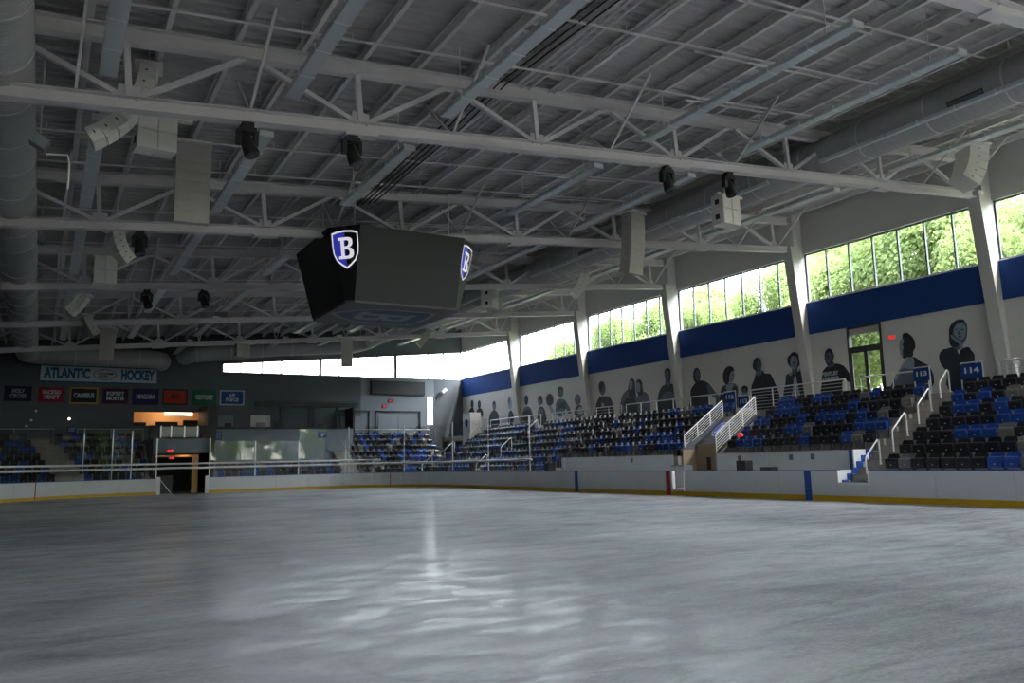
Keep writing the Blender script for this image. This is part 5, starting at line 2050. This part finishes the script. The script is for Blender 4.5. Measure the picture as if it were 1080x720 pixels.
mural('printed mural of a black silhouette left of the booth, nearest the far corner', [
    ('body', MK, F_([(98, 450), (104, 395), (120, 362), (138, 360), (140, 450)])), ('head', MK, F_(E(130, 330, 11, 32))), ('cheek', MD, F_(E(126, 334, 5, 16, 6)))])

# ------------------------------------------------------------------ trees outside
def tree_mesh(seed, n, rx, rz):
    rg = random.Random(seed)
    clumps = []
    for i in range(26):
        a, zz = rg.uniform(0, 2 * PI), rg.uniform(-1, 1)
        rr = math.sqrt(max(0, 1 - zz * zz)) * rg.uniform(.45, .85)
        clumps.append((Vector((rx * rr * math.cos(a), rx * rr * math.sin(a), rz * zz * .8)), rg.uniform(.9, 1.7)))
    vs, fs = [], []
    for i in range(n):
        c, r_ = rg.choice(clumps)
        d = Vector((rg.gauss(0, 1), rg.gauss(0, 1), rg.gauss(0, 1))).normalized() * r_ * rg.uniform(.6, 1.05)
        p = c + d
        nn = (d.normalized() + Vector((rg.gauss(0, .6), rg.gauss(0, .6), rg.gauss(0, .6)))).normalized()
        x = nn.orthogonal().normalized()
        y = nn.cross(x)
        s = rg.uniform(.07, .135)
        k = len(vs)
        vs += [p - x * s, p - y * s * .55, p + x * s, p + y * s * .55]
        fs.append((k, k + 1, k + 2, k + 3))
    me = D.meshes.new('tree_crown')
    me.from_pydata([tuple(v) for v in vs], [], fs)
    me.materials.append(LEAF)
    return me


CROWNS = [tree_mesh(s, 38000, 3.4, 4.0) for s in (1, 2, 3)]
def trunk_mesh():
    mb = MB()
    mb.tube([(0, 0, 0), (.1, 0, 3), (0, .1, 7), (.1, .1, 10.5)], [.38, .28, .2, .08], 10)
    rg = random.Random(4)
    for i in range(7):
        a = 2 * PI * i / 7
        z = 5.5 + .6 * i
        mb.tube([(.05, .05, z), (1.2 * math.cos(a), 1.2 * math.sin(a), z + 1.2), (2.4 * math.cos(a), 2.4 * math.sin(a), z + 2.0)], [.11, .08, .03], 6)
    return mb.mesh('tree_trunk', BARK, smooth=True)


TRUNK = trunk_mesh()
tspots = [(42.5, 10.5, 1.15), (43.5, 16.5, 1.25), (42.0, 22.0, 1.05), (45.0, 27.0, 1.35), (43.0, 32.5, 1.12), (45.5, 38.5, 1.22), (44.5, 46.0, 1.10),
          (47.5, 53.5, 1.25), (49.0, 62.0, 1.22), (50.0, 20.0, 1.6), (51.5, 29.0, 1.55), (52.5, 39.0, 1.5), (50.0, 71.0, 1.2), (55.0, 56.0, 1.45)]
for i, (x, y, s) in enumerate(tspots):
    t = thing('leafy_tree', 'green leafy tree outside the side windows, %s of the outdoor trees from the nearest bay' % ORD[i + 1] if False else 'green leafy tree outside the long windows, %s counted from the near end' % ORD[sorted(range(len(tspots)), key=lambda q: tspots[q][1]).index(i) + 1], 'tree', (x, y, -.05), 'trees outside the long windows')
    t.scale = (s, s, s)
    t.rotation_euler = (0, 0, i * 1.3)
    inst('trunk', TRUNK, t)
    c = inst('crown', CROWNS[i % 3], t, (0, 0, 8.6))
    c['kind'] = 'stuff'
nspots = [(16, -27), (22, -24), (28.5, -29), (34, -25), (40, -28)]
for i, (x, y) in enumerate(nspots):
    t = thing('leafy_tree', 'green leafy tree outside the near end windows, %s from the left' % ORD[i + 1], 'tree', (x, y, -.05), 'trees outside the near end')
    t.rotation_euler = (0, 0, i * 2.1)
    inst('trunk', TRUNK, t)
    c = inst('crown', CROWNS[i % 3], t, (0, 0, 7.0))
    c['kind'] = 'stuff'

# ------------------------------------------------------------------ lettering and cut shapes become plain meshes
bpy.context.view_layer.update()
dg = bpy.context.evaluated_depsgraph_get()
swap = []
for o in list(SC.objects):
    if o.type in ('CURVE', 'FONT'):
        swap.append((o, D.meshes.new_from_object(o.evaluated_get(dg), depsgraph=dg)))
made = {}
for o, me in swap:
    nm = o.name
    o.name = 'old_shape'
    n_ = D.objects.new(nm, me)
    COL.objects.link(n_)
    n_.matrix_basis = o.matrix_basis.copy()
    made[o] = n_
for o, n_ in made.items():
    n_.parent = made.get(o.parent, o.parent)
for o in list(made):
    D.objects.remove(o)
